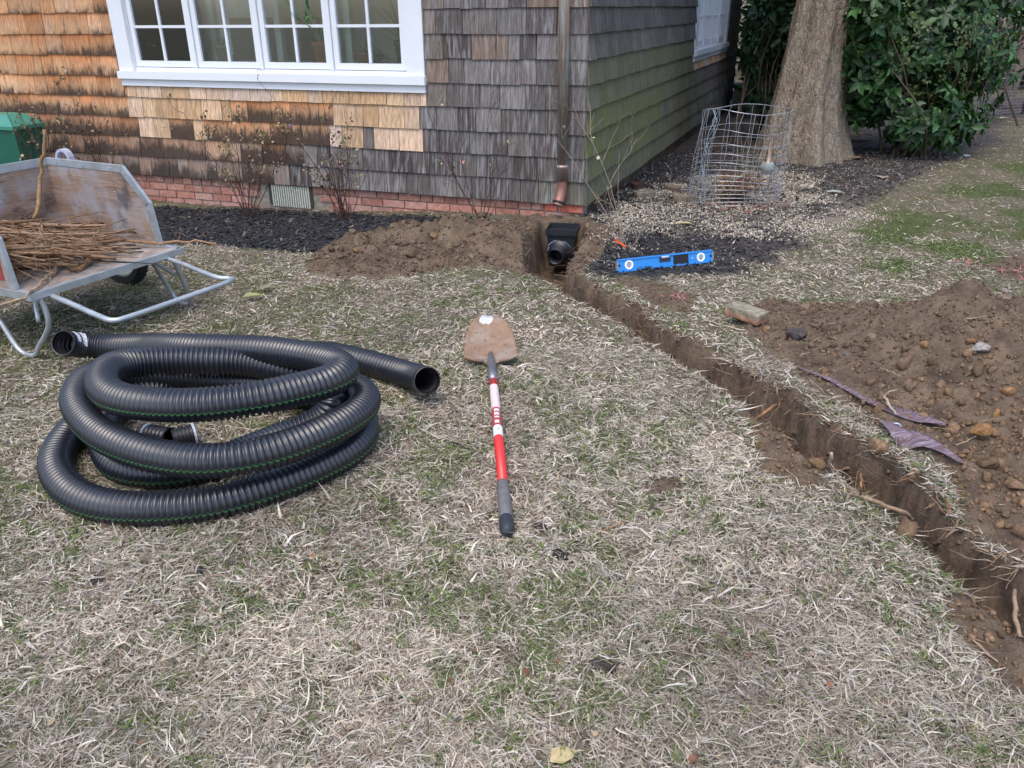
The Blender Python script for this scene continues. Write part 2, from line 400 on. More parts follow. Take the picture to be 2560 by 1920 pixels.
# ------------------------------------------------------------------ ground cover
HOUSE_S = None
def inside_house(x, y, mrg=0.):
    ux = x-K[0]; uy = y-K[1]
    s = ux*wl[0]+uy*wl[1]; d = ux*wr[0]+uy*wr[1]
    return (s > -mrg) & (d > -mrg)
def polar(N, r0, r1, a0=-40, a1=44, p=1.0):
    r = r0+(r1-r0)*rng.random(N)**p; a = np.radians(rng.uniform(a0, a1, N)); return r*np.sin(a), r*np.cos(a)
MGRASS = attrmat('grass blades', .75, .12, 60, spec=.25, trans=.25)
def grass(N, r0, r1, near, hs, p=1.0):
    x, y = polar(N, r0, r1, p=p)
    soil = samp(FS0, x, y)+(samp(FT, x, y) > -.004)*2.; mul = samp(FM, x, y); per = samp(FP, x, y); gr = samp(FG, x, y)
    nn = fbm(x, y, 14, 3, 101); patch = fbm(x, y, 4, 3, 131)
    keep = (soil+rng.normal(0, .12, N) < .38) & (np.maximum(mul, per*1.1)+rng.normal(0, .12, N) < .5) & ~inside_house(x, y, .05) & (nn*1.2+patch*.4+rng.normal(0, .12, N) > -.30)
    keep &= (x > RX0+.1) & (x < RX1-.1) & (y < RY1-.1)
    x = x[keep]; y = y[keep]; gr = gr[keep]; soil = soil[keep]; n = len(x)
    isg = rng.random(n) < np.clip(gr*.55+.03, 0, .8)
    straw = np.array([.54,.485,.40]); tan = np.array([.39,.33,.26]); brn = np.array([.20,.16,.12]); grey = np.array([.34,.31,.27])
    ga = np.array([.13,.18,.055]); gb = np.array([.20,.25,.085]); gc = np.array([.09,.125,.055])
    q = rng.random(n); base = np.where((q < .30)[:, None], straw, np.where((q < .62)[:, None], tan, np.where((q < .82)[:, None], grey, brn)))
    pz = fbm(x, y, 1.8, 3, 151)[:, None]
    base = base*(1.15+pz*1.0)
    ol = sstep(-.02, .16, fbm(x, y, 2.4, 3, 161)); sel = rng.random(n) < ol*.28; base[sel] = np.array([.20,.19,.115])*rng.uniform(.6, 1.3, (int(sel.sum()), 1))
    pk = sstep(.0, .2, fbm(x, y, 3.1, 3, 163)); sel = rng.random(n) < pk*.12; base[sel] = np.array([.24,.165,.125])*rng.uniform(.6, 1.3, (int(sel.sum()), 1))
    wh = rng.random(n) < .055; base[wh] = np.array([.64,.59,.52])
    q = rng.random(n); gcol = np.where((q < .45)[:, None], ga, np.where((q < .7)[:, None], gb, gc))
    C = np.where(isg[:, None], gcol, base)*rng.uniform(.8, 1.2, (n, 1))
    L = np.where(isg, rng.uniform(.015, .045, n), rng.gamma(3.4, .0083, n).clip(.010, .10))*hs
    L = np.where(wh & ~isg, L*1.25, L)
    W = rng.uniform(.0009, .0019, n)*(1+.22*max(0, near))*np.where(isg, 1.15, 1)*np.where(wh, 1.12, 1)*np.clip(rng.gamma(6, 1/6, n), .5, 1.9)
    az = rng.uniform(0, 2*np.pi, n); el = np.radians(np.where(isg, rng.uniform(15, 70, n), np.abs(rng.normal(12, 18, n))))
    dirx = np.cos(az)*np.cos(el); diry = np.sin(az)*np.cos(el); dz = np.sin(el)
    cv = rng.normal(0, 1.3, n); droop = rng.uniform(.1, .8, n)
    z0 = samp(FH, x, y)+rng.uniform(-.004, .012, n)
    sx, sy = -np.sin(az), np.cos(az)
    tw = rng.uniform(-1.2, 1.2, n)
    seg = [0, .3, .66, 1.] if near < 1.5 else [0, .5, 1.]
    Vs = []
    for t in seg:
        bx = x+L*(dirx*t+sx*cv*t*t*.45); by = y+L*(diry*t+sy*cv*t*t*.45); bz = z0+L*(dz*t-droop*t*t*dz*.7)+.0015
        if t < 1:
            w = W*(1-.55*t)
            wx = sx*np.cos(tw)*w; wy = sy*np.cos(tw)*w; wz = np.sin(tw)*w*.8
            Vs += [np.stack([bx-wx, by-wy, bz-wz], -1), np.stack([bx+wx, by+wy, bz+wz], -1)]
        else: Vs += [np.stack([bx, by, bz], -1)]
    k = len(Vs); Vv = np.stack(Vs, 1).reshape(-1, 3)
    fl = []
    for i in range(len(seg)-2): fl += [(2*i, 2*i+1, 2*i+3), (2*i, 2*i+3, 2*i+2)]
    fl += [(k-3, k-2, k-1)]
    Fs = (np.array(fl)[None]+(np.arange(n)*k)[:, None, None]).reshape(-1, 3)
    return Vv, Fs, np.repeat(C, k, 0)
G = [grass(128000, .95, 1.9, 0, 1.0), grass(215000, 1.87, 3.7, 1.6, 1.0), grass(150000, 3.6, 6.3, 2.6, .95), grass(85000, 6.0, 14.3, 4, .9)]
Vv = np.concatenate([g[0] for g in G]); off = np.cumsum([0]+[len(g[0]) for g in G]); Fv = np.concatenate([g[1]+off[i] for i, g in enumerate(G)]); Cv = np.concatenate([g[2] for g in G])
mk('grass', Vv, Fv, MGRASS, col=Cv, kind='stuff', label='dead straw coloured winter lawn grass with patches of green growth', cat='grass')

# low green weeds: small round leaves in clumps
N = 26000; x, y = polar(N, 1.0, 9); g_ = samp(FG, x, y); cl = fbm(x, y, 9, 2, 171)
k_ = (g_*.6+cl*1.3+rng.normal(0, .1, N) > .52) & (samp(FS, x, y) < .3) & (samp(FM, x, y) < .4) & ~inside_house(x, y, .05) & (x > RX0+.1) & (x < RX1-.1)
x = x[k_]; y = y[k_]; n = len(x)
P = np.stack([x, y, samp(FH, x, y)+rng.uniform(.003, .018, n)], -1)
sz = rng.uniform(.006, .014, n); Vc, Fc = scatter(OCTV[[0,2,1,3]], np.array([(0,1,2),(0,2,3)]), P, rotm(rng.uniform(-.6,.6,n), rng.uniform(-.6,.6,n), rng.uniform(0,6.3,n)), np.stack([sz, sz*.8, sz], -1))
cc = np.array([.10,.17,.035])*rng.uniform(.5, 1.4, (n, 1))*np.array([1, 1, 1])+rng.uniform(0, .03, (n, 1))*np.array([1,.6,0])
mk('clover', Vc, Fc, MGRASS, col=np.repeat(cc, 4, 0), kind='stuff', label='low green clover and moss clumps between the dead grass', cat='ground cover')

MCHIP = attrmat('mulch chips', .85, .3, 80, spec=.25)
x = np.concatenate([rng.uniform(-4, .6, 30000), rng.uniform(.6, 4.6, 22000), rng.uniform(-5, 8.5, 12000)]); y = np.concatenate([rng.uniform(4.9, 8.3, 30000), rng.uniform(4.9, 9.6, 22000), rng.uniform(3.8, 14.5, 12000)]); N = len(x)
mm = samp(FM, x, y); k_ = (mm+rng.normal(0, .15, N) > .6) & ~inside_house(x, y, 0.0) & (samp(FT, x, y) < -.02)
x = x[k_]; y = y[k_]; n = len(x)
Lc = rng.gamma(4, .008, n).clip(.01, .09); S = np.stack([Lc, Lc*rng.uniform(.12, .4, n), rng.uniform(.002, .006, n)], -1)
P = np.stack([x, y, samp(FH, x, y)+rng.uniform(.001, .014, n)], -1)
Vc, Fc = scatter(CHIPV, BOXF, P, rotm(rng.normal(0, .3, n), rng.normal(0, .3, n), rng.uniform(0, 6.3, n)), S, .25)
q = rng.random(n)[:, None]; cc = np.where(q < .72, np.array([.032,.033,.038]), np.where(q < .95, np.array([.075,.073,.075]), np.array([.17,.14,.11])))*rng.uniform(.6, 1.5, (n, 1))
cc = cc*(1+sstep(.6, 3, x)[:, None]*np.array([1.6, 1.3, .95])*rng.uniform(.2, 1, (n, 1)))
mk('mulch', Vc, Fc, MCHIP, col=np.repeat(cc, 8, 0), kind='stuff', label='black shredded bark mulch in the beds along the house and under the tree', cat='mulch')

# pale grit
MGRIT = attrmat('grit', .8, .15, 60, spec=.3)
N = 210000; x = rng.uniform(.5, 4.9, N); y = rng.uniform(5.0, 9.3, N); pw = samp(FP, x, y)*(.62+2.8*fbm(x, y, 3.2, 4, 201)); k_ = (rng.random(N) < np.clip(pw, .0, .95)+samp(FM, x, y)*.03) & ~inside_house(x, y, 0.0) & (samp(FT, x, y) < -.02)
x = x[k_]; y = y[k_]; n = len(x); sz = rng.gamma(5, .0015, n).clip(.003, .02)
P = np.stack([x, y, samp(FH, x, y)+sz*.2+.008], -1)
Vc, Fc = scatter(OCTV, OCTF, P, rotm(rng.uniform(0,6,n), rng.uniform(0,6,n), rng.uniform(0,6,n)), np.stack([sz*rng.uniform(.8, 1.6, n), sz*rng.uniform(.5, 1, n), sz*rng.uniform(.3, .7, n)], -1)*1.3, .35)
cc = np.where(rng.random((n, 1)) < .68, np.array([.62,.55,.45]), np.array([.38,.31,.23]))*rng.uniform(.5, 1.12, (n, 1))
mk('grit', Vc, Fc, MGRIT, col=np.repeat(cc, 6, 0), kind='stuff', label='cream coloured crushed grit strewn over the bed around the wire cage', cat='gravel')

# soil clods
MCLOD = attrmat('soil clods', .95, .35, 70, bump=.8, bs=160, bd=.006, spec=.1)
def clods(N, bx, smin, smean, smax, ico_, seed, name, lab, bias=None):
    x = rng.uniform(bx[0], bx[1], N); y = rng.uniform(bx[2], bx[3], N)
    s_ = samp(FS, x, y); ft = samp(FT, x, y); k = (s_+rng.normal(0, .1, N) > .55) & ((ft < .0) | (rng.random(N) < (.2 if smean > .012 else .75))) & ~((np.abs(x-.395) < .17) & (np.abs(y-6.06) < .26))
    if bias is not None: k &= rng.random(N) < bias(x, y)
    x = x[k]; y = y[k]; n = len(x); sz = rng.gamma(2.2, smean/2.2, n).clip(smin, smax)
    P = np.stack([x, y, samp(FH, x, y)+sz*.12], -1)
    Vc, Fc = scatter(ico_[0], ico_[1], P, rotm(rng.uniform(0,6,n), rng.uniform(0,6,n), rng.uniform(0,6,n)), np.stack([sz*1.1, sz*rng.uniform(.7, 1, n), sz*rng.uniform(.5, .85, n)], -1), .26)
    cut = len(ico_[0]) > 20
    if cut:
        Vc = Vc.reshape(n, -1, 3)-P[:, None]
        for _ in range(9):
            d_ = rng.normal(0, 1, (n, 3)); d_ /= np.linalg.norm(d_, axis=1)[:, None]; o_ = sz*rng.uniform(.17, .38, n); pj = np.einsum('nij,nj->ni', Vc, d_)-o_[:, None]; Vc = Vc-np.maximum(pj, 0)[:, :, None]*d_[:, None]
        Vc = (Vc*1.3+P[:, None]).reshape(-1, 3)
    q = rng.random(n)[:, None]; wm = sstep(3.5, 2.6, y)[:, None]*(x > .8)[:, None]; cc = np.where(q < .75, np.array([.145,.105,.075]), np.where(q < .95, np.array([.175,.123,.083]), np.array([.21,.132,.074])))*(1+wm*np.array([.28,.16,.02]))*rng.uniform(.7, 1.25, (n, 1))
    mk(name, Vc, Fc, MCLOD, col=np.repeat(cc, len(ico_[0]), 0), kind='stuff', smooth=False, label=lab, cat='soil')
low = lambda x, y: np.clip(.16+.9*np.exp(-((x-1.75)**2/.35+(y-2.8)**2/.4))+.5*np.exp(-((x-1.5)**2/.1+(y-3.6)**2/.1))-.9*np.exp(-((x-1.95)**2/.1+(y-3.4)**2/.08)), 0, 1)
clods(95000, (-1.7, 4.2, 1.4, 6.3), .005, .0105, .03, (OCTV, OCTF), 1, 'soil_crumbs', 'fine brown soil crumbs over the spoil heaps and trench edges')
clods(6500, (1.0, 4.0, 1.6, 4.5), .012, .021, .075, ICO1, 2, 'soil_clods', 'coarse clay clods tumbled over the large spoil heap', low)
clods(1100, (-1.6, .6, 4.9, 6.2), .012, .019, .06, ICO1, 3, 'soil_clods', 'coarse clods in the small spoil heap beside the mulch')

# ------------------------------------------------------------------ house
house = thing('shingled_house', K*np.array([1,1,0]), 'weathered cedar shingled house corner with white casement windows on a red brick base', 'house')
def wp(s, d, z, side=0):       # point on wall: s along, d outward, z up
    return K*np.array([1,1,0]) + (wl*s+nF*d if side == 0 else wr*s+nS*d)+np.array([0, 0, z])
EXPO = .1752; Z0 = .11; NC = 15
t = NT('cedar shingle')
A = t.attr('Col').outputs[0]; Pq = t.sep(t.attr('Par').outputs[0]); vv = t.attr('Par').outputs['Alpha']
strk = t.noise(1.0, t.pos((90, 90, 5)), 5, .65); strk2 = t.noise(1.0, t.pos((260, 260, 9)), 3, .6); blot = t.noise(1.0, t.pos((16, 16, 7)), 4, .6); fine = t.noise(1.0, t.pos((45, 45, 3.0)), 3, .5)
c = t.mix(1.0, A, t.ramp(strk, [(.30, .5), (.5, 1.0), (.70, 1.5)]), 'MULTIPLY')
c = t.mix(.6, c, t.ramp(strk2, [(.3, .7), (.7, 1.3)]), 'MULTIPLY')
# tannin stained upper part under the course above
vo = t.math('MULTIPLY', t.ramp(t.math('ADD', vv, t.math('MULTIPLY', t.math('SUBTRACT', strk, .5), .8)), [(.45, 0), (.95, 1)]), t.math('SUBTRACT', .75, t.math('MULTIPLY', Pq[2], 3.), clamp=True))
c = t.mix(vo, c, t.mix(1., c, (1.05,.62,.36), 'MULTIPLY'))
# silvery weathered fibres
sil = t.math('MULTIPLY', t.ramp(fine, [(.5, 0), (.68, .8)]), t.math('MULTIPLY', Pq[2], 1))
c = t.mix(sil, c, (.34,.335,.345))
# mildew stain creeping up from the butt
h = t.math('SUBTRACT', t.math('ADD', Pq[0], t.math('MULTIPLY', t.math('SUBTRACT', strk, .5), 1.5)), vv)
dk = t.ramp(t.math('ADD', h, t.math('MULTIPLY', t.math('SUBTRACT', blot, .5), 1.1)), [(-.10, 0), (.34, .92)])
c = t.mix(dk, c, t.mix(strk2, (.020,.015,.013), (.065,.052,.045)))
# green algae
c = t.mix(t.math('MULTIPLY', Pq[1], t.ramp(blot, [(.34, .12), (.58, 1)])), c, t.mix(strk, (.08,.09,.03), (.21,.23,.075)))
t.bump(t.math('ADD', strk, strk2), .5, .004)
MSHING = t.fin(c, .85, 0, .2)
WIN = {0: (1.295, 4.352), 1: (4.47, 7.25)}
ORG = [np.array(c_) for c_ in [(.50,.25,.12),(.56,.33,.18),(.42,.19,.085),(.60,.40,.26),(.50,.30,.17),(.30,.11,.045)]]
GRY = [np.array(c_)*.86 for c_ in [(.125,.112,.108),(.16,.145,.14),(.105,.09,.085),(.15,.13,.12),(.19,.175,.168)]]
NEW = [np.array(c_) for c_ in [(.62,.42,.26),(.66,.47,.33),(.56,.36,.20),(.68,.52,.41)]]
shing = []
def px_s(px, z):       # s on the front wall seen at photo column px at height z
    q = hit(px, 300, K, nF); 
    for _ in range(4):
        py = pr(np.array([q[0], q[1], z]))[1]; q = hit(px, py, K, nF)
    return (q-K)@wl
newspans = {4: [(325, 1068)], 3: [(328, 592), (838, 1062)], 2: [(358, 445), (498, 528), (848, 912), (965, 1028)], 1: []}
newspans = {k: [(px_s(b, Z0+EXPO*(k+.5)), px_s(a, Z0+EXPO*(k+.5))) for a, b in L] for k, L in newspans.items()}
for side in (0, 1):
    for k in range(NC):
        s = -.012 if side == 0 else -.004
        end = 7.6 if side == 0 else 8.65
        zb = Z0+EXPO*k
        while s < end:
            w = random.choice([.1, .13, .15, .17, .2, .23, .26]) * random.uniform(.9, 1.1)
            a, b = s, min(s+w, end); s += w
            if b-a < .02: continue
            w0, w1 = WIN[side]; z_a, z_b = zb, zb+EXPO
            pieces = [(a, b)]
            if z_b > .905 and z_a < 2.32:
                if z_a < .905: z_b2 = .905; top_cut = True
                pieces = []
                if z_a < .86:     # course directly below the apron stays, cut short
                    pieces = [(a, b)]
                    cut = (min(b, w1)-max(a, w0)) > .02
                    if cut and z_b > .905:
                        pieces = []
                        if a < w0-.02: pieces.append((a, w0-.004, zb+EXPO))
                        pieces.append((max(a, w0), min(b, w1), .903))
                        if b > w1+.02: pieces.append((w1+.004, b, zb+EXPO))
                else:
                    if a < w0-.004: pieces.append((a, min(b, w0-.006)))
                    if b > w1+.004: pieces.append((max(a, w1+.006), b))
            for pc in pieces:
                aa, bb = pc[0], pc[1]; zt = pc[2] if len(pc) > 2 else zb+EXPO
                if bb-aa < .012: continue
                mid = (aa+bb)/2; g1 = random.uniform(.0014, .0034)*(1 if side == 0 else .4); g2 = random.uniform(.0014, .0034)*(1 if side == 0 else .4)
                jb = random.uniform(-.004, .003); th = random.uniform(.013, .019)+.011*side; tilt = random.uniform(-.002, .002)
                zt2 = zt+(.018 if zt == zb+EXPO else 0)
                full = zt == zb+EXPO
                d0 = .006
                V = [wp(aa+g1, d0-.004, zb+jb, side), wp(bb-g2, d0-.004, zb+jb+tilt, side), wp(bb-g2, d0+th, zb+jb+tilt, side), wp(aa+g1, d0+th, zb+jb, side),
                     wp(aa+g1, d0-.004, zt2, side), wp(bb-g2, d0-.004, zt2, side), wp(bb-g2, d0+(.0015 if full else .007), zt2, side), wp(aa+g1, d0+(.0015 if full else .007), zt2, side)]
                Fs = [(0,1,2,3), (7,6,5,4), (3,2,6,7), (0,3,7,4), (1,5,6,2), (0,4,5,1)]
                green = 0; sil = 0
                if side == 0:
                    # left: orange cedar; right and low: grey
                    lim = 1.35+max(0, 4-k)*.40
                    gw = sstep(lim+.45, lim-.30, np.array(mid+random.uniform(-.12, .12)))
                    if k == 0: gw = max(float(gw), .72)
                    if k == 1: gw = max(float(gw), .45)
                    if k == 2: gw = max(float(gw), .2)
                    gw = float(gw)
                    isnew = any(p0-.03 <= mid <= p1+.03 for p0, p1 in newspans.get(k, []))
                    if isnew: base = random.choice(NEW)*random.uniform(.74, 1.06); dark = random.choice([-.9]*5+[-.1]); sil = .25
                    else:
                        base = (random.choice(ORG[:5]+ORG[:2]+ORG[4:5]+([ORG[5]] if random.random() < .3 else []))*.55+np.array(ORG[:5]).mean(0)*.45)*(1-gw)+random.choice(GRY)*gw; base = base*random.uniform(.76, 1.22)
                        dlow = {0: .75, 1: .72, 2: .66, 3: .52, 4: .40, 5: .34, 6: .22, 7: .10, 8: .14}.get(k, -.1)
                        dark = (dlow+random.uniform(-.10, .10)+float(fbm(np.array(mid), np.array(k*.4), 1.6, 2, 501))*.7) if gw < .8 else -.9
                        if gw >= .4 and k < 3 and gw < .8: dark = random.uniform(.3, .9)
                        sil = gw*random.uniform(.3, 1.)
                        if gw > .6 and random.random() < .10 and k > 2: base = base*.6+np.array([.30,.19,.12])*.4
                        if gw > .9: base = base*(1.0+.10*(k in (0, 4, 5, 8)))
                    if k == 0 and mid < .4: green = .2
                else:
                    base = (np.array(GRY).mean(0)*.85+random.choice(GRY)*.15)*random.uniform(.85, 1.25); dark = -.9; sil = random.uniform(.1, .5)
                    gz = math.exp(-((k-2.2)/2.6)**2)*math.exp(-max(0, mid-1.6)**2/4)
                    gz = max(gz, .55*math.exp(-max(0, mid-3)**2/6)*(k < 6))
                    green = min(.95, gz*random.uniform(.95, 1.25))
                    if k == 4 and mid > 4.5 and mid < 7.2: base = random.choice(NEW)*.75; green = 0
                    if k >= 7: base = base*.82; green *= .7
                par = [(dark, green, sil, 0.)]*4+[(dark, green, sil, 1.)]*4
                par = [(p_[0]*.5+.5 if False else p_[0], p_[1], p_[2], p_[3]) for p_ in par]
                pp = [pr(v) for v in (V[3], V[2], V[6], V[7])]
                xs = [p_[0] for p_ in pp]; ys = [p_[1] for p_ in pp]
                vis = max(0, min(max(xs), 2560)-max(min(xs), 0))*max(0, min(max(ys), 1920)-max(min(ys), 0))
                shing.append((vis, V, Fs, base, par))
shing.sort(key=lambda q: -q[0])
for vis, V, Fs, base, par in shing[:300]:
    mk('shingle', V, Fs, MSHING, house, col=base, par=par)
B = [[], [], [], []]
for vis, V, Fs, base, par in shing[300:]:
    o_ = len(B[0]); B[0] += list(V); B[1] += [tuple(i+o_ for i in f) for f in Fs]; B[2] += [base]*8; B[3] += par
mk('shingles', B[0], B[1], MSHING, house, col=np.array(B[2]), par=B[3], kind='stuff')
# sheathing behind the shingles, open at the windows
b = MB(); b.cur = (.03,.028,.026)
ZT = Z0+EXPO*NC
for side, end in ((0, 7.6), (1, 8.65)):
    w0, w1 = WIN[side]; ax_ = (wl if side == 0 else wr, nF if side == 0 else nS, np.array([0, 0, 1.]))
    def slab(s0, s1, z0, z1):
        b.box(wp((s0+s1)/2, -.05, (z0+z1)/2, side), ax_, ((s1-s0)/2, .049, (z1-z0)/2))
    o_ = .1 if side == 0 else 0.
    slab(0.1 if side == 1 else 0, w0+.05, Z0+.01, ZT); slab(w1-.05, end, Z0+.01, ZT); slab(w0+.052, w1-.052, Z0+.01, .95); slab(w0+.052, w1-.052, 2.28, ZT)
MSHEATH = attrmat('sheathing', .9)
b.build('wall', MSHEATH, house)
# plain eaves above the frame
b = MB(); b.cur = (.7,.7,.7)
for side, end in ((0, 7.6), (1, 8.65)):
    ax_ = (wl if side == 0 else wr, nF if side == 0 else nS, np.array([0, 0, 1.]))
    b.box(wp(end/2-.2*(1-side)+.0, .1+.15, ZT+.08+side*.003, side), ax_, (end/2+.2, .28, .07))
MWHITE = simple('white paint', (.74,.77,.81), .4, 0, .5, .06, 5)
b.build('fascia', MWHITE, house)
b = MB(); b.cur = (.06,.06,.065)
c0 = wp(-.5, .5, ZT+.16); c1 = wp(7.8, .5, ZT+.16); c2 = c1+wr*9.8; c3 = c0+wr*9.8; mid = (c0+c1+c2+c3)/4+np.array([0, 0, 1.8])
b.add([c0, c1, c2, c3, mid-wr*2, mid+wr*2], [(0,1,4), (1,2,5,4), (2,3,5), (3,0,4,5), (0,3,2,1)])
b.build('roof', attrmat('roof shingle', .9, .3, 12, .5, 60), house)

# bricks
t = NT('old brick'); A = t.attr('Col').outputs[0]
nn = t.noise(28, detail=6, rough=.7); n2 = t.noise(9, detail=3)
c = t.mix(1.0, A, t.ramp(nn, [(.3, .7), (.7, 1.25)]), 'MULTIPLY')
c = t.mix(t.ramp(t.noise(14, detail=5), [(.55, 0), (.72, .55)]), c, (.42,.36,.32))
t.bump(nn, .5, .004); MBRICK = t.fin(c, .9, 0, .2)
bricks = []
RED = [np.array(c_)*.75+np.array([.40,.29,.25])*.25 for c_ in [(.40,.15,.105),(.36,.125,.09),(.45,.19,.14),(.33,.13,.10),(.42,.20,.16)]]
for side in (0, 1):
    for r in range(5):
        zt = Z0-.006-.0675*r; s = (0 if side == 0 else .1)+(.0 if r % 2 == 0 else -.11)
        if side == 1: s = (.1 if r % 2 == 0 else 0.)
        while s < (7.4 if side == 0 else 8.4):
            L = .2+random.uniform(-.006, .006)
            if side == 0 and s < .01 and r % 2: L = .1; s = 0
            if r == 0 and side == 0: L = random.choice([.1, .1, .2])
            if not (side == 0 and s+L > 2.47 and s < 2.94 and r < 4):
                col = random.choice(RED)*random.uniform(.8, 1.15)
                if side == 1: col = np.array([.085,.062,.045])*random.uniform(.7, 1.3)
                if r == 0 and side == 0: col = col*np.array([.75, .8, .8]); 
                if r == 0 and side == 0 and s < .28: col = np.array([.55,.16,.11])
                if r >= 2 and side == 0 and random.random() < .6: col = col*.6+np.array([.40,.27,.23])*.5
                ax_ = (wl if side == 0 else wr, nF if side == 0 else nS, np.array([0, 0, 1.]))
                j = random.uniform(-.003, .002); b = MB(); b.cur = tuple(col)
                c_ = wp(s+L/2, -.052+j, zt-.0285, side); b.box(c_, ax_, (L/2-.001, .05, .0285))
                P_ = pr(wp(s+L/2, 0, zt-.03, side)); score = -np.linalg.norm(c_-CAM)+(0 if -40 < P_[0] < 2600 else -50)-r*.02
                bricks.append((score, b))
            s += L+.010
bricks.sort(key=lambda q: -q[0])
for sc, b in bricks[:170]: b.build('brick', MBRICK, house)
B = MB()
for sc, b in bricks[170:]: B.add(b.v, b.f); B.c[-8:] = b.c
B.build('bricks', MBRICK, house, kind='stuff')
b = MB(); b.cur = (.26,.225,.19)
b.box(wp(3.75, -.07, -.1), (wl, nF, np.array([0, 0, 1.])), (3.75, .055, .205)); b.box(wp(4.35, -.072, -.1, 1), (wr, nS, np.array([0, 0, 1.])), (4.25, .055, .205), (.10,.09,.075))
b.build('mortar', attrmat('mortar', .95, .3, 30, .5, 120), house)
# crawl space vent with upright ribs
MVENT = attrmat('galvanised vent', .5, .2, 30, metal=.15)
vent = None
b = MB(); b.cur = (.38,.36,.30); b.box(wp(2.70, -.004, .02), (wl, nF, np.array([0, 0, 1.])), (.228, .004, .1), (.05,.05,.045))  # dark plate stands in for the shade in the gaps between ribs
vent = b.build('vent', attrmat('dark vent backing', .9), house)
for i in range(17):
    s = 2.505+i*.0235; b = MB(); b.cur = (.62,.64,.56)
    b.tube([wp(s, .004, -.09), wp(s, .004, .098)], .0075, 6); b.build('rib', MVENT, vent)

# windows
t = NT('window glass'); t.b.inputs['Base Color'].default_value = (1, 1, 1, 1)
gl = t.n('ShaderNodeBsdfGlossy'); gl.inputs['Roughness'].default_value = .01; gl.inputs['Color'].default_value = (.9,.95,1,1)
trn = t.n('ShaderNodeBsdfTransparent'); trn.inputs['Color'].default_value = (.95,.97,.96,1)
lw = t.n('ShaderNodeFresnel'); lw.inputs['IOR'].default_value = 1.5
ms = t.n('ShaderNodeMixShader'); t.set(ms.inputs[0], t.math('MULTIPLY', lw.outputs[0], 3.6, clamp=True)); t.t.links.new(trn.outputs[0], ms.inputs[1]); t.t.links.new(gl.outputs[0], ms.inputs[2]); t.t.links.new(ms.outputs[0], t.out.inputs[0])
MGLASS = t.m
def window(side, s0, s1, n, z_sill=.965, ztop=2.28, cas=.155, label=None):
    ax_ = (wl if side == 0 else wr, nF if side == 0 else nS, np.array([0, 0, 1.]))
    def bx(B, a, b2, d0, d1, z0, z1, col=None): B.box(wp((a+b2)/2, (d0+d1)/2, (z0+z1)/2, side), ax_, ((b2-a)/2, (d1-d0)/2, (z1-z0)/2), col)
    w = MB(); bx(w, s0, s0+cas, -.02, .032, 1.032, ztop); bx(w, s1-cas, s1, -.02, .032, 1.032, ztop); bx(w, s0, s1, -.02, .036, ztop, ztop+.12)
    W = w.build('window', MWHITE, house, label=label)
    w = MB(); bx(w, s0-.012 if side == 0 else s0-.03, s1+.01, -.02, .062, .968, 1.031); w.build('sill', MWHITE, W)
    w = MB(); bx(w, s0, s1, -.015, .034, .908, .966); w.build('apron', MWHITE, W)
    a0, a1 = s0+cas, s1-cas; pw = (a1-a0)/n
    w = MB(); w.cur = (.5,.5,.5); bx(w, a0+.002, a1-.002, -.06, -.004, 1.032, 1.062)
    for i in range(n+1):
        c_ = a0+pw*i; bx(w, max(a0+.002, c_-.012), min(a1-.002, c_+.012), -.06, .010 if 0 < i < n else 0, 1.063, ztop-.002)
    w.build('frame', MWHITE, W)
    for i in range(n):
        l = a0+pw*i+.016; r_ = a0+pw*(i+1)-.016; zb, zt = 1.067, ztop-.006; st = .045
        w = MB(); bx(w, l, l+st, -.045, -.006, zb, zt); bx(w, r_-st, r_, -.045, -.006, zb, zt); bx(w, l+st, r_-st, -.045, -.0065, zb, zb+.05); bx(w, l+st, r_-st, -.045, -.0065, zt-.05, zt)
        w.build('sash', MWHITE, W)
        gl_, gr_ = l+st, r_-st; mc = (gl_+gr_)/2; rows = 4; zz = np.linspace(zb+.05, zt-.05, rows+1)
        w = MB(); bx(w, mc-.011, mc+.011, -.040, -.012, zb+.052, zt-.052); w.build('muntin', MWHITE, W)
        for z in zz[1:-1]:
            for (p, q) in ((gl_+.0005, mc-.0112), (mc+.0112, gr_-.0005)):
                w = MB(); bx(w, p, q, -.040, -.0125, z-.011, z+.011); w.build('muntin', MWHITE, W)
        for j in range(rows):
            for (p, q) in ((gl_, mc-.011), (mc+.011, gr_)):
                w = MB(); bx(w, p+.001, q-.001, -.030, -.026, zz[j]+(.0115 if j else .001), zz[j+1]-(.0115 if j < rows-1 else .001)); w.build('pane', MGLASS, W)
window(0, *WIN[0], 4, label='long row of four white casements above the flower bed')
window(1, *WIN[1], 4, label='white casement row on the shaded side wall')
# room behind the front window
b = MB(); b.cur = (.10,.115,.10)
up = np.array([0, 0, 1.])
def room(a0, a1, depth, side, z0=.93, z1=2.5, cb=(.62,.66,.60), back=None):
    ab = back or a1
    ax_ = (wl if side == 0 else wr, nF if side == 0 else nS, up)
    b.box(wp((a0+ab)/2, -depth, (z0+z1)/2, side), ax_, ((ab-a0)/2, .02, (z1-z0)/2), cb)
    for s in (a0, a1): b.box(wp(s, -depth/2-.12, (z0+z1)/2, side), ax_, (.02, depth/2-.145, (z1-z0)/2), (.85,.88,.85))
    b.box(wp((a0+a1)/2, -depth/2-.12, z1, side), ax_, ((a1-a0)/2, depth/2-.02, .02), (.75,.75,.75))
    b.box(wp((a0+a1)/2, -depth/2-.12, z0-.03, side), ax_, ((a1-a0)/2, depth/2-.02, .02), (.6,.55,.48))
    b.box(wp((a0+a1)/2, -.26, 1.088, side), ax_, ((a1-a0)/2-.05, .19, .018), (.55,.57,.56))
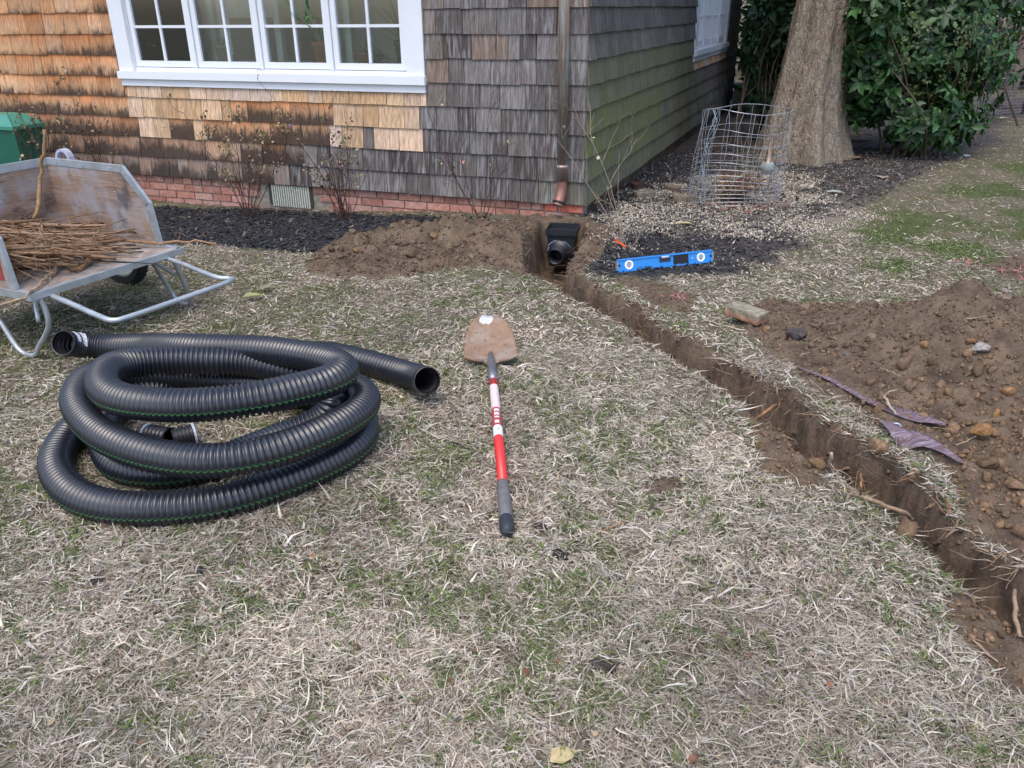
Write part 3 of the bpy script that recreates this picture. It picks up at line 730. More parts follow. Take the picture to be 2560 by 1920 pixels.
room(.6, 5.0, 2.2, 0, back=4.15); b.box(wp(5.2, -4.2, 1.75), (wl, nF, up), (2.8, .02, .8), (.7,.72,.66)); room(4.3, 7.35, 1.0, 1, cb=(.14,.14,.12))  # back wall cut short for rear daylight; hall wall added to catch it
for c_ in (2.035, 2.705, 3.375, 4.045): b.box(wp(c_, -.13, 1.69), (wl, nF, up), (.030, .03, .58), (.50,.58,.53))
b.box(wp(2.2, -1.5, 1.3), (wl, nF, up), (.28, .12, .42), (.50,.52,.42)); b.box(wp(3.5, -1.2, 1.15), (wl, nF, up), (.4, .2, .3), (.12,.10,.08))
for i in range(9): b.tube([wp(4.75+i*.28, -.12, 1.07, 1), wp(4.75+i*.28+.02, -.12, 2.25, 1)], .03, 6, (.42,.42,.36))
b.build('interior', attrmat('interior paint', .7, .15, 6), house)

# copper downspout
t = NT('weathered copper'); A = t.sep(t.attr('Col').outputs[0])
n1 = t.noise(1., t.pos((40, 40, 3)), 5, .6); n2 = t.noise(1., t.pos((20, 20, 10)), 4)
c = t.mix(n2, (.22,.15,.115), (.40,.30,.24)); c = t.mix(t.ramp(n1, [(.46, 0), (.58, .85)]), c, (.33,.42,.41))
c = t.mix(A[0], c, t.mix(n2, (.22,.09,.065), (.40,.22,.17)))
t.bump(n2, .2, .003); MCOP = t.fin(c, t.ramp(n2, [(.3, .3), (.7, .55)]), .55, .5)
b = MB(); b.cur = (0, 0, 0)
def dpt(s, d, z): return wp(s, d, z)
b.tube([dpt(.153, .066, 2.6), dpt(.150, .066, 1.4), dpt(.150, .066, .40)], .036, 16)
for k in range(8):
    a_ = 2*math.pi*k/8+.2; c_ = np.array([math.cos(a_), math.sin(a_), 0])*.036
    b.tube([dpt(.153, .066, 2.6)+c_, dpt(.150, .066, .42)+c_], .005, 5)
DS = b.build('downspout', MCOP, house, smooth=True)
b = MB(); b.cur = (.25, 0, 0); b.tube([dpt(.150, .066, .42), dpt(.150, .066, .40), dpt(.150, .066, .395), dpt(.150, .066, .30)], [.048, .048, .044, .044], 18)
b.build('coupling', MCOP, DS, smooth=True)
b = MB(); b.cur = (1, 0, 0); b.tube([dpt(.150, .066, .302), dpt(.150, .067, .25), dpt(.153, .078, .20), dpt(.160, .10, .155), dpt(.165, .118, .12)], [.041, .041, .042, .043, .044], 18, cap=False)
b.tube([dpt(.165, .117, .121), dpt(.160, .099, .156)], [.041, .040], 18, (0, 0, 0), cap=False)
b.build('elbow', MCOP, DS, smooth=True)
b = MB(); b.cur = (.02,.02,.02); b.tube([dpt(.1615, .105, .148), dpt(.164, .113, .132)], .047, 18); b.build('clamp', attrmat('black rubber', .5), DS, smooth=True)
# ------------------------------------------------------------------ corrugated drain pipe
def PZ(X, Y, z): p = at(60+X/2.048, 780+Y/2.048, z); return p
RP = .0575
path = [(192,165,.165),(260,172,.128),(350,182,.098),(480,190,.092),(640,190,.13),(850,185,.225),(1200,192,.27),(1450,222,.30),(1590,262,.31),(1640,310,.315),(1560,365,.32),(1400,410,.325),(1200,455,.33),(900,487,.33),(640,478,.325),(460,430,.315),(398,360,.30),(440,300,.28),(560,265,.265),(740,250,.25),(950,250,.235),(1150,262,.215),(1350,300,.20),(1550,335,.185),(1690,385,.18),(1752,455,.18),(1690,545,.19),(1500,650,.20),(1250,738,.205),(1000,778,.205),(780,765,.205),(550,700,.205),(380,610,.205),(285,510,.20),(275,430,.19),(350,350,.17),(560,330,.125),(900,350,.105),(1250,370,.12),(1500,400,.16),(1595,455,.17),(1530,555,.10),(1350,630,.062),(1150,715,.06),(900,810,.055),(700,832,.055),(520,800,.055),(430,730,.055),(415,600,.055),(500,480,.055),(700,415,.055),(950,400,.055),(1250,410,.055),(1500,440,.055),(1690,500,.055),(1742,590,.055),(1700,700,.055),(1540,800,.055),(1300,900,.055),(1000,985,.055),(700,1012,.055),(420,985,.055),(240,910,.055),(160,800,.055),(190,690,.055),(300,570,.055),(480,420,.055),(700,330,.055),(1000,280,.055),(1300,225,.055),(1550,222,.06),(1750,262,.065),(1920,310,.068),(2005,334,.085),(2070,354,.125)]
P0 = np.array([PZ(*p) for p in path])
for i in range(len(P0)): P0[i, 2] = path[i][2]+(H(P0[i, 0], P0[i, 1])+.004)
step = .0193/5
CL = catmull(P0, step); n = len(CL)
ker = np.hanning(41); ker /= ker.sum()
CLs = np.stack([np.convolve(np.pad(CL[:, k], 20, 'edge'), ker, 'valid') for k in range(3)], 1)
CL = CLs
T = np.gradient(CL, axis=0); T /= np.linalg.norm(T, axis=1)[:, None]
up3 = np.array([0, 0, 1.])
S_ = np.cross(T, up3); S_ /= np.linalg.norm(S_, axis=1)[:, None]; U_ = np.cross(S_, T)
ph = np.arange(n) % 5
rad = np.array([RP, RP+.0004, RP, RP-.0085, RP-.0085])[ph]
rad[:9] = RP-.002; rad[-12:] = RP-.001
NS = 28; ang = 2*np.pi*np.arange(NS)/NS
def sweep(CLp, Sp, Up, r, sgn=1):
    Vp = CLp[:, None, :]+r[:, None, None]*(Sp[:, None, :]*np.cos(ang)[None, :, None]+Up[:, None, :]*np.sin(ang)[None, :, None])
    I = np.arange(len(CLp)*NS).reshape(len(CLp), NS); J = np.roll(I, -1, 1)
    Fq = np.stack([I[:-1], J[:-1], J[1:], I[1:]], -1).reshape(-1, 4)
    return Vp.reshape(-1, 3), Fq[:, ::sgn]
uu_n = np.arange(n)*step; rad = rad*(1+.022*np.sin(uu_n*3.1+1)*np.sin(uu_n*1.37))+.0006*np.sin(uu_n*9.7)
Vp, Fp = sweep(CL, S_, U_, rad)
# outward side: loops run round a common middle
cen = P0[9:60].mean(0); outw = np.sign(np.einsum('ij,ij->i', S_, CL-cen))
sg = 1 if np.median(outw) > 0 else -1
thk = (np.arange(NS)*360/NS)
target = -9 if sg > 0 else 189
dang = np.abs((thk-target+180) % 360-180)
cb = np.array([.011,.0135,.021])*np.ones((n, NS, 1))
an_par = np.zeros((n, NS, 4)); an_par[..., 0] = np.cos(ang-math.radians(target))[None]; an_par[..., 1] = np.sin(ang-math.radians(target))[None]; an_par[..., 3] = 1
t = NT('black corrugated plastic'); A = t.attr('Col').outputs[0]; nd = t.noise(14, detail=5)
c = t.mix(t.ramp(t.noise(60, detail=6, rough=.7), [(.5, 0), (.75, .12)]), A, (.12,.105,.09))
pa4 = t.n('ShaderNodeSeparateXYZ'); t.set(pa4.inputs[0], t.attr('Par').outputs['Vector'])
angv = t.math('ABSOLUTE', t.math('ARCTAN2', pa4.outputs[1], pa4.outputs[0])); isx = t.math('GREATER_THAN', pa4.outputs[0], .5)
c = t.mix(t.math('MULTIPLY', t.math('LESS_THAN', angv, .038), isx), c, (.05,.19,.06))
t.bump(t.noise(70), .08, .002)
MPIPE = t.fin(c, t.ramp(nd, [(.3, .27), (.7, .42)]), 0, .7)
coil = thing('drain_pipe_coil', (float(cen[0]), float(cen[1]), H(cen[0], cen[1])), 'loosely coiled black corrugated drain pipe with a thin green stripe on the lawn', 'drain pipe')
mk('pipe_wall', Vp, Fp, MPIPE, coil, col=cb.reshape(-1, 3), par=an_par.reshape(-1, 4), smooth=True)
for a_, b_, in ((0, 150), (n-150, n)):
    r_ = rad[a_:b_]-.0035
    Vq, Fq = sweep(CL[a_:b_], S_[a_:b_], U_[a_:b_], r_, -1)
    e = 0 if a_ == 0 else len(r_)-1; e2 = 0 if a_ == 0 else n-1
    base = len(Vq); ring = Vp.reshape(n, NS, 3)[e2]
    Vq = np.vstack([Vq, ring]); Fr = [(e*NS+k, e*NS+(k+1) % NS, base+(k+1) % NS, base+k) for k in range(NS)]
    mk('pipe_lining', Vq, np.vstack([Fq, np.array(Fr)]), MPIPE, coil, col=np.array([.013,.013,.016]), smooth=True)
# white printed stickers near the left end
t = NT('printed sticker'); g_ = t.pos((160, 160, 90)); nz = t.noise(1., g_, 2)
MSTICK = t.fin(t.mix(t.ramp(nz, [(.52, 0), (.58, .8)]), (.72,.74,.80), (.12,.12,.14)), .5, 0, .4)
tcam = CAM-CL[10]
for i0, i1, a0, a1 in ((10, 18, 0, 62), (21, 32, -8, 66)):
    idx = np.arange(i0, i1); sdot = np.sign(S_[20]@tcam); aa = np.radians(np.linspace(a0, a1, 9))+.25
    Vg = CL[idx][:, None]+(RP+.0012)*(sdot*S_[idx][:, None]*np.cos(aa)[None, :, None]+U_[idx][:, None]*np.sin(aa)[None, :, None])
    Vg2 = CL[idx][:, None]+(RP+.0002)*(sdot*S_[idx][:, None]*np.cos(aa)[None, :, None]+U_[idx][:, None]*np.sin(aa)[None, :, None])
    k0, k1 = len(idx), 9; I = np.arange(k0*k1).reshape(k0, k1)
    Fq = [(I[i, j], I[i+1, j], I[i+1, j+1], I[i, j+1]) for i in range(k0-1) for j in range(k1-1)]; o_ = k0*k1
    Fq += [tuple(v+o_ for v in f[::-1]) for f in Fq]
    mk('sticker', np.vstack([Vg.reshape(-1, 3), Vg2.reshape(-1, 3)]), Fq, MSTICK, coil)
# small pipe fittings lying inside the coil
def fitting(px0, py0, px1, py1, r, lab):
    a_ = atg(px0, py0, r); b2 = atg(px1, py1, r); N = 26; B = MB(); B.cur = (.012,.012,.015)
    P = [a_+(b2-a_)*i/(N-1) for i in range(N)]; B.tube(P, [r-(.005 if i % 4 > 1 else 0) for i in range(N)], 18, cap=False)
    B.tube(P, [r-.009]*N, 18, (.006,.006,.008), cap=False)
    root = thing('pipe_coupling', (a_[0], a_[1], a_[2]-r), lab, 'pipe fitting', 'pipe couplings inside the coil')
    B.build('coupling_wall', MPIPE, root, smooth=True)
    B = MB(); B.cur = (.6,.63,.7); mid = P[2]; ax_ = (b2-a_)/np.linalg.norm(b2-a_); B.tube([mid+ax_*0-ax_*.004, mid+ax_*.004], r+.002, 18); B.build('band', simple('fitting band', (.45,.5,.58), .4), root)
fitting(365, 1088, 425, 1098, .045, 'short black corrugated coupling inside the coil, tucked further left')
fitting(490, 1086, 432, 1100, .045, 'short black corrugated coupling inside the coil, next to open grass')

# ------------------------------------------------------------------ shovel
MSTEEL = None
t = NT('muddy shovel steel'); n1 = t.noise(22, detail=6, rough=.65); A = t.sep(t.attr('Col').outputs[0])
rust = t.mix(n1, (.115,.070,.045), (.33,.215,.14)); rust = t.mix(t.ramp(t.noise(9, detail=6, rough=.7), [(.5, 0), (.66, .6)]), rust, (.30,.27,.24)); rust = t.mix(t.ramp(t.noise(45, detail=5), [(.58, 0), (.68, .7)]), rust, (.075,.05,.035)); st = t.mix(t.noise(60), (.38,.40,.43), (.55,.57,.60))
mask = t.ramp(t.math('ADD', A[0], t.math('MULTIPLY', t.math('SUBTRACT', t.noise(30, detail=5), .5), .7)), [(.34, 0), (.38, 1)])
t.bump(n1, .4, .002); MSTEEL = t.fin(t.mix(mask, rust, st), t.mix(mask, (.8,)*3, (.4,)*3), 0, .4)
he = atg(1268, 1326, .03); sb = atg(1229, 908, .035)
hd = sb-he; hd[2] = 0; hl = np.linalg.norm(hd); hd /= hl; hs_ = np.array([hd[1], -hd[0], 0])
shovel = thing('shovel', (he[0], he[1], H(he[0], he[1])), 'red handled shovel lying on the lawn with its muddy blade toward the house', 'shovel')
nu, nv = 17, 19; Vb = []; Cb = []
def bladept(u, v):      # v 0 at shoulder, 1 at tip ; u -1..1
    wdt = .125*(1-.12*v) if v < .45 else .125*(1-.12*v)*math.sqrt(max(0, 1-((v-.45)/.56)**2.3))
    L = .34
    z = .012+.015*abs(u)**2*(1-v)+v*.115-.02*math.sin(v*3.14)+.012*(u*u)
    z += -.012*math.exp(-(u/.22)**2)*max(0, 1-v*1.6)
    p = sb+hd*(.035+v*L*.92)+hs_*(u*wdt); p = np.array(p); p[2] = H(sb[0], sb[1])+z+.012
    return p
for off_ in (0, -.003):
    for j in range(nv):
        v = j/(nv-1)
        for i in range(nu):
            p = bladept(-1+2*i/(nu-1), v); p[2] += off_; Vb.append(p)
            u = -1+2*i/(nu-1); Cb.append((max(0, v-.70)*2.3*(1.2-abs(u+.1)), 0, 0))
I = np.arange(nu*nv*2).reshape(2, nv, nu); Fb = []
for j in range(nv-1):
    for i in range(nu-1):
        Fb.append((I[0, j, i], I[0, j, i+1], I[0, j+1, i+1], I[0, j+1, i])); Fb.append((I[1, j, i], I[1, j+1, i], I[1, j+1, i+1], I[1, j, i+1]))
for i in range(nu-1): Fb.append((I[0, 0, i+1], I[0, 0, i], I[1, 0, i], I[1, 0, i+1])); Fb.append((I[0, -1, i], I[0, -1, i+1], I[1, -1, i+1], I[1, -1, i]))
for j in range(nv-1): Fb.append((I[0, j, 0], I[0, j+1, 0], I[1, j+1, 0], I[1, j, 0])); Fb.append((I[0, j+1, -1], I[0, j, -1], I[1, j, -1], I[1, j+1, -1]))
mk('blade', Vb, Fb, MSTEEL, shovel, col=np.array(Cb), smooth=True)
for sgn in (-1, 1):         # rolled foot rests
    B = MB(); B.cur = (.1, 0, 0); B.tube([bladept(sgn*q, 0)+np.array([0, 0, .006]) for q in (.28, .6, 1.0)], [.009, .011, .009], 10); B.build('foot_step', MSTEEL, shovel, smooth=True)
def hp(f, dz=0): p = he+(sb-he)*f; return p+np.array([0, 0, dz])
MFER = attrmat('dull steel', .38, .25, 60, metal=.7)
B = MB(); B.cur = (.22,.23,.25); B.tube([sb+hd*.10+np.array([0, 0, .004]), sb+hd*.04, sb, hp(.93), hp(.85)], [.013, .018, .020, .0205, .0205], 16); B.build('ferrule', MFER, shovel, smooth=True)
MRED = attrmat('red fibreglass', .3, .06, 50, spec=.5)
B = MB(); B.cur = (.55,.030,.028); B.tube([hp(.86), hp(.6), hp(.20)], .0185, 18)
handle = B.build('handle', MRED, shovel, smooth=True)
t = NT('handle label'); A = t.attr('Col').outputs[0]
MLAB = t.fin(t.mix(t.ramp(t.noise(90, detail=4), [(.55, 0), (.65, .35)]), A, (.35,.12,.12)), .45, 0, .4)
def sleeve(f0, f1, col, name='label_band', r=.0192, mat=None, a0=0, a1=360, par=handle):
    N = 14; Vl = []; 
    for f in (f0, f1):
        for k in range(N):
            a_ = math.radians(a0+(a1-a0)*k/(N-1)); Vl.append(hp(f)+r*(hs_*math.cos(a_)+up3*math.sin(a_)))
    for f in (f0, f1):
        for k in range(N):
            a_ = math.radians(a0+(a1-a0)*k/(N-1)); Vl.append(hp(f)+(r-.0005)*(hs_*math.cos(a_)+up3*math.sin(a_)))
    Fl = [(k, k+1, N+k+1, N+k) for k in range(N-1)]+[(2*N+k, 3*N+k, 3*N+k+1, 2*N+k+1) for k in range(N-1)]
    mk(name, Vl, Fl, mat or MLAB, par, col=np.array(col), smooth=True)
sleeve(.632, .80, (.66,.55,.55)); sleeve(.517, .630, (.36,.06,.06)); sleeve(.455, .515, (.68,.72,.78))
for j, (f0, f1) in enumerate([(.604, .620), (.578, .596), (.560, .570), (.526, .544)]):
    sleeve(f0, f1, (.62,.58,.62), 'lettering', .0196, None, 52+5*j, 118)
sleeve(.483, .492, (.15,.15,.18), 'lettering', .0196, None, 78, 92)
B = MB(); B.cur = (.13,.13,.13); B.tube([hp(.212), hp(.20), hp(.05), hp(.045)], [.0195, .0215, .0225, .0215], 18); B.build('grip', attrmat('grey rubber grip', .75, .25, 30), shovel, smooth=True)
B = MB(); B.cur = (.03,.035,.045); B.tube([hp(.048), hp(.04), hp(0), hp(-.012)], [.0225, .0242, .0235, .014], 18); B.build('end_cap', attrmat('black rubber cap', .5), shovel, smooth=True)

# ------------------------------------------------------------------ garden cart
ZF = .36
NR = at(457, 620, ZF); NL = at(77, 738, ZF); nv_ = NR-NL; cw = np.linalg.norm(nv_[:2]); nv_ /= np.linalg.norm(nv_); fv = np.array([-nv_[1], nv_[0], 0.])
def cp(u, w, z): return NL+fv*u+nv_*w+np.array([0, 0, z-ZF])
cart = thing('garden_cart', cp(.55, cw/2, -.02), 'open plywood garden cart with galvanised edging and tubular handle, loaded with dug roots', 'garden cart')
t = NT('weathered plywood'); n1 = t.noise(1., t.pos((4, 4, 30)), 6, .65, 1.5); n2 = t.noise(5, detail=5); n3 = t.noise(1., t.pos((3, 3, 70)), 4, .6, 2)
c = t.mix(t.ramp(n1, [(.35, 0), (.65, 1)]), (.20,.135,.10), (.33,.24,.185)); c = t.mix(.5, c, t.ramp(n3, [(.35, .6), (.65, 1.3)]), 'MULTIPLY')
c = t.mix(t.ramp(n2, [(.44, 0), (.6, .8)]), c, (.32,.325,.35)); c = t.mix(t.ramp(t.noise(3.1, detail=5), [(.56, 0), (.62, .8)]), c, (.075,.065,.07))
c = t.mix(t.ramp(t.noise(42, detail=2), [(.74, 0), (.77, .8)]), c, (.55,.56,.6))
t.bump(n1, .25, .003); MPLY = t.fin(c, .8, 0, .25)
t = NT('weathered plywood floor'); n1 = t.noise(1., t.pos((22, 6, 6)), 6, .65, 1.0); n2 = t.noise(4, detail=5)
c = t.mix(t.ramp(n1, [(.35, 0), (.65, 1)]), (.25,.20,.165), (.40,.34,.29)); c = t.mix(t.ramp(n2, [(.42, 0), (.62, .75)]), c, (.16,.155,.16))
c = t.mix(t.ramp(t.noise(70, detail=3), [(.66, 0), (.70, .7)]), c, (.06,.05,.04))
MPLYF = t.fin(c, .8, 0, .25)
t = NT('galvanised steel'); n1 = t.noise(14, detail=5); n2 = t.vor(60)
c = t.mix(n1, (.30,.33,.35), (.52,.56,.59)); c = t.mix(t.ramp(t.noise(38, detail=4), [(.62, 0), (.75, .5)]), c, (.25,.21,.17)); t.bump(n2, .05, .001)
MGALV = t.fin(c, t.ramp(n1, [(.3, .35), (.7, .55)]), .55, .5)
CW = cw
pl0 = cp(0, CW-.03, 0)
def cloc(p): d = p-NL; return d@fv, d@nv_, p[2]
far = [cloc(hit(x, y, pl0, nv_)) for x, y in [(402,607),(374,508),(304,415),(113,395),(175,563)]]
print('far panel', [(round(a, 2), round(c_, 2)) for a, b2, c_ in far])
u_r = far[0][0]; ufb = max(far[4][0], .9); uft, zft = far[3][0], far[3][2]
LEN = ufb+.02
B = MB(); B.box(cp(LEN/2, CW/2, ZF-.008), (fv, nv_, up3), (LEN/2, CW/2-.004, .008)); fl_ = B.build('floor_panel', MPLYF, cart)
prof = [(far[0][0], ZF+.002), (far[1][0], far[1][2]), (far[2][0], far[2][2]), (uft, zft), (ufb, ZF+.002)]
for w0, wd, nm in ((CW-.03, 1, 'side_panel'), (.03, -1, 'side_panel')):
    B = MB(); B.prism([cp(u, w0, z) for u, z in prof], nv_*wd, .012); sp = B.build(nm, MPLY, cart)
    # folded metal edging following the outline
    for k in range(3):
        (ua, za), (ub, zb) = prof[k], prof[k+1]; L = math.hypot(ub-ua, zb-za); du, dz = (ub-ua)/L, (zb-za)/L
        iu, iz = (dz, -du) if (k < 9) else (0, 0)
        # inward normal in the panel plane
        mu_, mz_ = (ua+ub)/2, (za+zb)/2; cu_, cz_ = .6, .6
        if (cu_-mu_)*iu+(cz_-mz_)*iz < 0: iu, iz = -iu, -iz
        wid = .034
        q = [cp(ua, w0, za), cp(ub, w0, zb), cp(ub+iu*wid, w0, zb+iz*wid), cp(ua+iu*wid, w0, za+iz*wid)]
        B = MB(); B.prism([p-nv_*wd*.003 for p in q], -nv_*wd*(-1), .0018)
        B.prism([p+nv_*wd*.0125 for p in q], nv_*wd, .0018)
        B.box((cp(ua, w0, za)+cp(ub, w0, zb))/2+nv_*wd*.006, (fv*du+up3*dz, nv_, fv*(-dz)+up3*du), (L/2+.002, .0098, .0022))
        for j in range(3):
            p = cp(ua+(ub-ua)*(.15+.35*j)+iu*.018, w0, za+(zb-za)*(.15+.35*j)+iz*.018)-nv_*wd*.005; B.box(p, (fv, nv_, up3), (.004, .002, .004))
        B.build('edge_strip', MGALV, sp)
# sloping front panel
B = MB(); fq = [cp(ufb, .03, ZF+.002), cp(ufb, CW-.03, ZF+.002), cp(uft, CW-.03, zft), cp(uft, .03, zft)]
fn = np.cross(fq[1]-fq[0], fq[3]-fq[0]); fn /= np.linalg.norm(fn); fn = fn if fn@fv > 0 else -fn
B.prism(fq, fn, .012); fp_ = B.build('front_panel', MPLY, cart)
e_ = (fq[0]-fq[3])/np.linalg.norm(fq[0]-fq[3]); B = MB(); q = [fq[3], fq[2], fq[2]+e_*.04, fq[3]+e_*.04]; B.prism([p-fn*.003 for p in q], fn, .002); B.box((fq[2]+fq[3])/2+fn*.006, (nv_, fn, e_), ((CW-.06)/2, .0095, .002)); B.build('edge_strip', MGALV, fp_)
# floor edging
B = MB(); B.box(cp(-.001, CW/2, ZF-.012), (fv, nv_, up3), (.0025, CW/2, .016)); B.box(cp(.012, CW/2, ZF+.0015), (fv, nv_, up3), (.014, CW/2, .0012)); B.build('edge_strip', MGALV, fl_)
for w in (.0, CW):
    B = MB(); B.box(cp(LEN/2, w, ZF-.012), (fv, nv_, up3), (LEN/2, .0022, .018)); B.box(cp(u_r/2, w+(.016 if w == 0 else -.016), ZF+.0015), (fv, nv_, up3), (u_r/2-.01, .014, .0012)); B.build('edge_strip', MGALV, fl_)
B = MB(); B.cur = (.28,.05,.045); B.box(cp(.28, .03-.0135, .50), (fv, nv_, up3), (.09, .0012, .10)); B.build('label', attrmat('faded red label', .6), cart)
# handle loop and legs
h1, h2 = cloc(at(592, 697, ZF-.05)), cloc(at(285, 806, ZF-.05))
zt = ZF-.035
hl_ = [cp(.35, CW-.11, zt), cp(.02, CW-.10, zt), cp(h1[0]+.12, h1[1]-.03, ZF-.045), cp(h1[0]+.03, h1[1]-.01, ZF-.05), cp(h1[0], h1[1]-.06, ZF-.05), cp((h1[0]+h2[0])/2, (h1[1]+h2[1])/2, ZF-.052), cp(h2[0], h2[1]+.07, ZF-.05), cp(h2[0]+.03, h2[1]+.012, ZF-.05), cp(h2[0]+.12, h2[1]+.02, ZF-.045), cp(.02, .10, zt), cp(.35, .10, zt)]
B = MB(); B.tube(catmull(hl_, .03), .0125, 12); B.build('handle', MGALV, cart, smooth=True)
for w, px_, py_, inn in ((.06, 103, 893, 1), (CW-.06, 477, 762, -1)):
    g0 = cloc(atg(px_, py_, .015)); zg = g0[2]; wl_ = g0[1]
    pts = [cp(.03, w, ZF-.02), cp(.02, (w+wl_)/2, .2), cp(g0[0], wl_, zg+.05), cp(g0[0]+.05, wl_, zg), cp(g0[0]+.16, wl_, zg+.015), cp(.42, (w+wl_)/2, .2), cp(.60, w, ZF-.02)]
    if inn < 0: pts = [cp(.03, w, ZF-.02), cp(g0[0]-.0, wl_, zg+.05), cp(g0[0]+.03, wl_, zg), cp(g0[0]+.10, wl_, zg+.01), cp(g0[0]+.14, wl_, zg+.06), cp(.22, w, ZF-.02)]
    B = MB(); B.tube(catmull(pts, .03), .0125, 12); B.build('leg', MGALV, cart, smooth=True)
    B = MB(); B.tube(catmull([cp(.10, w+.07*inn, ZF-.02), cp(.12, w+.03*inn, ZF-.07), cp(.09, (w+wl_)/2, ZF-.16)], .02), .010, 10); B.build('brace', MGALV, cart, smooth=True)
MTYRE = attrmat('tyre rubber', .85, .3, 40, .3, 150)
wc = cloc(atg(318, 708, 0)); wz = H(*cp(wc[0], wc[1], 0)[:2])
for ww in (wc[1], CW-wc[1]):
    RW = .20; c_ = cp(wc[0], ww, wz+RW-.005)
    W = MB(); W.cur = (.022,.022,.022); W.lathe(c_, [(RW-.055, -.03), (RW-.02, -.036), (RW-.004, -.026), (RW, -.01), (RW, .01), (RW-.004, .026), (RW-.02, .036), (RW-.055, .03), (RW-.055, -.03)], 40, nv_)
    for k in range(36):
        a_ = 2*math.pi*k/36; d_ = fv*math.cos(a_)+up3*math.sin(a_); tg = -fv*math.sin(a_)+up3*math.cos(a_); W.box(c_+d_*RW, (d_, nv_, tg), (.003, .022, .008))
    wheel = thing('x', (0,0,0), 'x', 'x') if False else W.build('wheel', MTYRE, cart)
    R_ = MB(); R_.cur = (.55,.53,.47); R_.lathe(c_, [(.02, -.028), (.055, -.02), (.10, -.006), (RW-.075, -.01), (RW-.054, -.026), (RW-.054, .026), (RW-.075, .01), (.10, .006), (.055, .02), (.02, .028)], 32, nv_); R_.build('rim', attrmat('cream rim', .6, .3, 20), wheel, smooth=True)
B = MB(); B.tube([cp(wc[0], wc[1], wz+.195), cp(wc[0], CW-wc[1], wz+.195)], .010, 8); B.build('axle', MGALV, cart)

# roots heaped in the cart
MROOT = attrmat('root bark', .9, .35, 60, .6, 150, .004, stretch=(1, 1, 1), spec=.15)
def wig(p, d, L, r, wob=.12, n=9, bend=0., tip=.35, col=None, B=None, side=6, zw=.35):
    P = [np.array(p, float)]; d = np.array(d, float); d /= np.linalg.norm(d); b_ = rng.normal(0, 1, 3)*bend
    for i in range(n-1):
        d = d+rng.normal(0, wob, 3)*np.array([1, 1, zw])+b_/n; d /= np.linalg.norm(d); P.append(P[-1]+d*L/(n-1))
    R_ = [r*(1-(1-tip)*(i/(n-1)))*rng.uniform(.85, 1.12) for i in range(n)]
    B.tube(P, R_, side, col); return P
RC = [(.22,.135,.08), (.27,.17,.105), (.17,.10,.06), (.32,.21,.14), (.20,.13,.085)]
B = MB()
cpile = at(150, 590, ZF+.10)
for i in range(400):
    px_ = rng.uniform(-130, 215); lay = rng.uniform(0, 1)
    fx = np.clip((px_+120)/450, 0, 1); top = .02+.15*(1-fx)**.9
    z = ZF+.012+lay*top
    py_ = rng.normal(608, 30)-(px_-80)*.02
    p = at(px_, py_, z); u_, w_, _ = cloc(p)
    u_ = np.clip(u_, .30, ufb-.08); w_ = np.clip(w_, .07, CW-.26); p = cp(u_, w_, z)
    aq = rng.normal(-.08, .20 if rng.random() < .75 else .9); d = np.array([math.cos(aq), math.sin(aq), rng.normal(-.03-.10*lay, .04)])
    thick = rng.random() < .18; L = rng.uniform(.35, .8) if thick else rng.uniform(.2, .75)
    pp = p-d*L*.45; q = wig(pp, d, L, rng.uniform(.008, .015) if thick else rng.uniform(.0022, .0065), .075, 11, .12, .5, random.choice(RC), B, 6, .25)
for i in range(60):
    px_ = rng.uniform(-20, 250); p = at(px_, rng.normal(590, 28), ZF+rng.uniform(.08, .19)); u_, w_, z = cloc(p); p = cp(np.clip(u_, .15, ufb-.1), np.clip(w_, .08, CW-.3), z)
    wig(p, rng.normal(0, 1, 3)*np.array([1, 1, .35]), rng.uniform(.08, .25), rng.uniform(.0015, .004), .3, 7, .5, .3, random.choice(RC), B, 5)
# keep everything above the floor and behind the sides
vv_ = np.array(B.v); dN = vv_-NL; uu = dN@fv; ww = dN@nv_
vv_[:, 2] = np.maximum(vv_[:, 2], ZF+.004); ww2 = np.clip(ww, .045, CW-.045); uu2 = np.minimum(uu, ufb-.02)
vv_ = vv_+(ww2-ww)[:, None]*nv_+(uu2-uu)[:, None]*fv; B.v = [tuple(q) for q in vv_]
B.build('root_pile', MROOT, label='tangled heap of brown dug up roots lying in the garden cart', cat='roots', kind='stuff', smooth=True)
def stick(pts, r, label, name='branch', cat='stick', col=(.26,.17,.10), group=None, sub=0, n=7, wob=.004, mat=None):
    C_ = catmull(pts, .03); B = MB(); N = len(C_); rr = np.linspace(r, r*.5, N) if not hasattr(r, '__len__') else np.interp(np.linspace(0, 1, N), np.linspace(0, 1, len(r)), r)
    C_ = C_+rng.normal(0, wob, C_.shape); B.tube(C_, rr*rng.uniform(.9, 1.12, N), n, col)
    for k in range(sub):
        i = min(N-1, rng.integers(1, max(2, N-1))); B2 = wig(C_[i], rng.normal(0, 1, 3), rng.uniform(.04, .12), rr[i]*.4, .2, 5, 0, .3, col, B, 5)
    return B.build(name, mat or MROOT, label=label, cat=cat, group=group, smooth=True)
def cf_(px, py, w): # point over the cart at lateral distance w
    return hit(px, py, cp(0, w, 0), nv_)
stick([cf_(88, 545, .50), cf_(98, 500, .56), cf_(101, 440, .60), cf_(108, 380, .62), cf_(116, 325, .64)], [.010, .011, .010, .009, .008], 'upright bare branch sticking out of the root heap in the cart', col=(.30,.19,.10))
stick([at(300, 602, ZF+.03), at(400, 607, ZF+.03), at(470, 602, ZF+.035), at(540, 606, ZF+.03)], [.007, .007, .006, .005], 'long thin root poking out past the open end of the cart', col=(.30,.18,.10), sub=2)
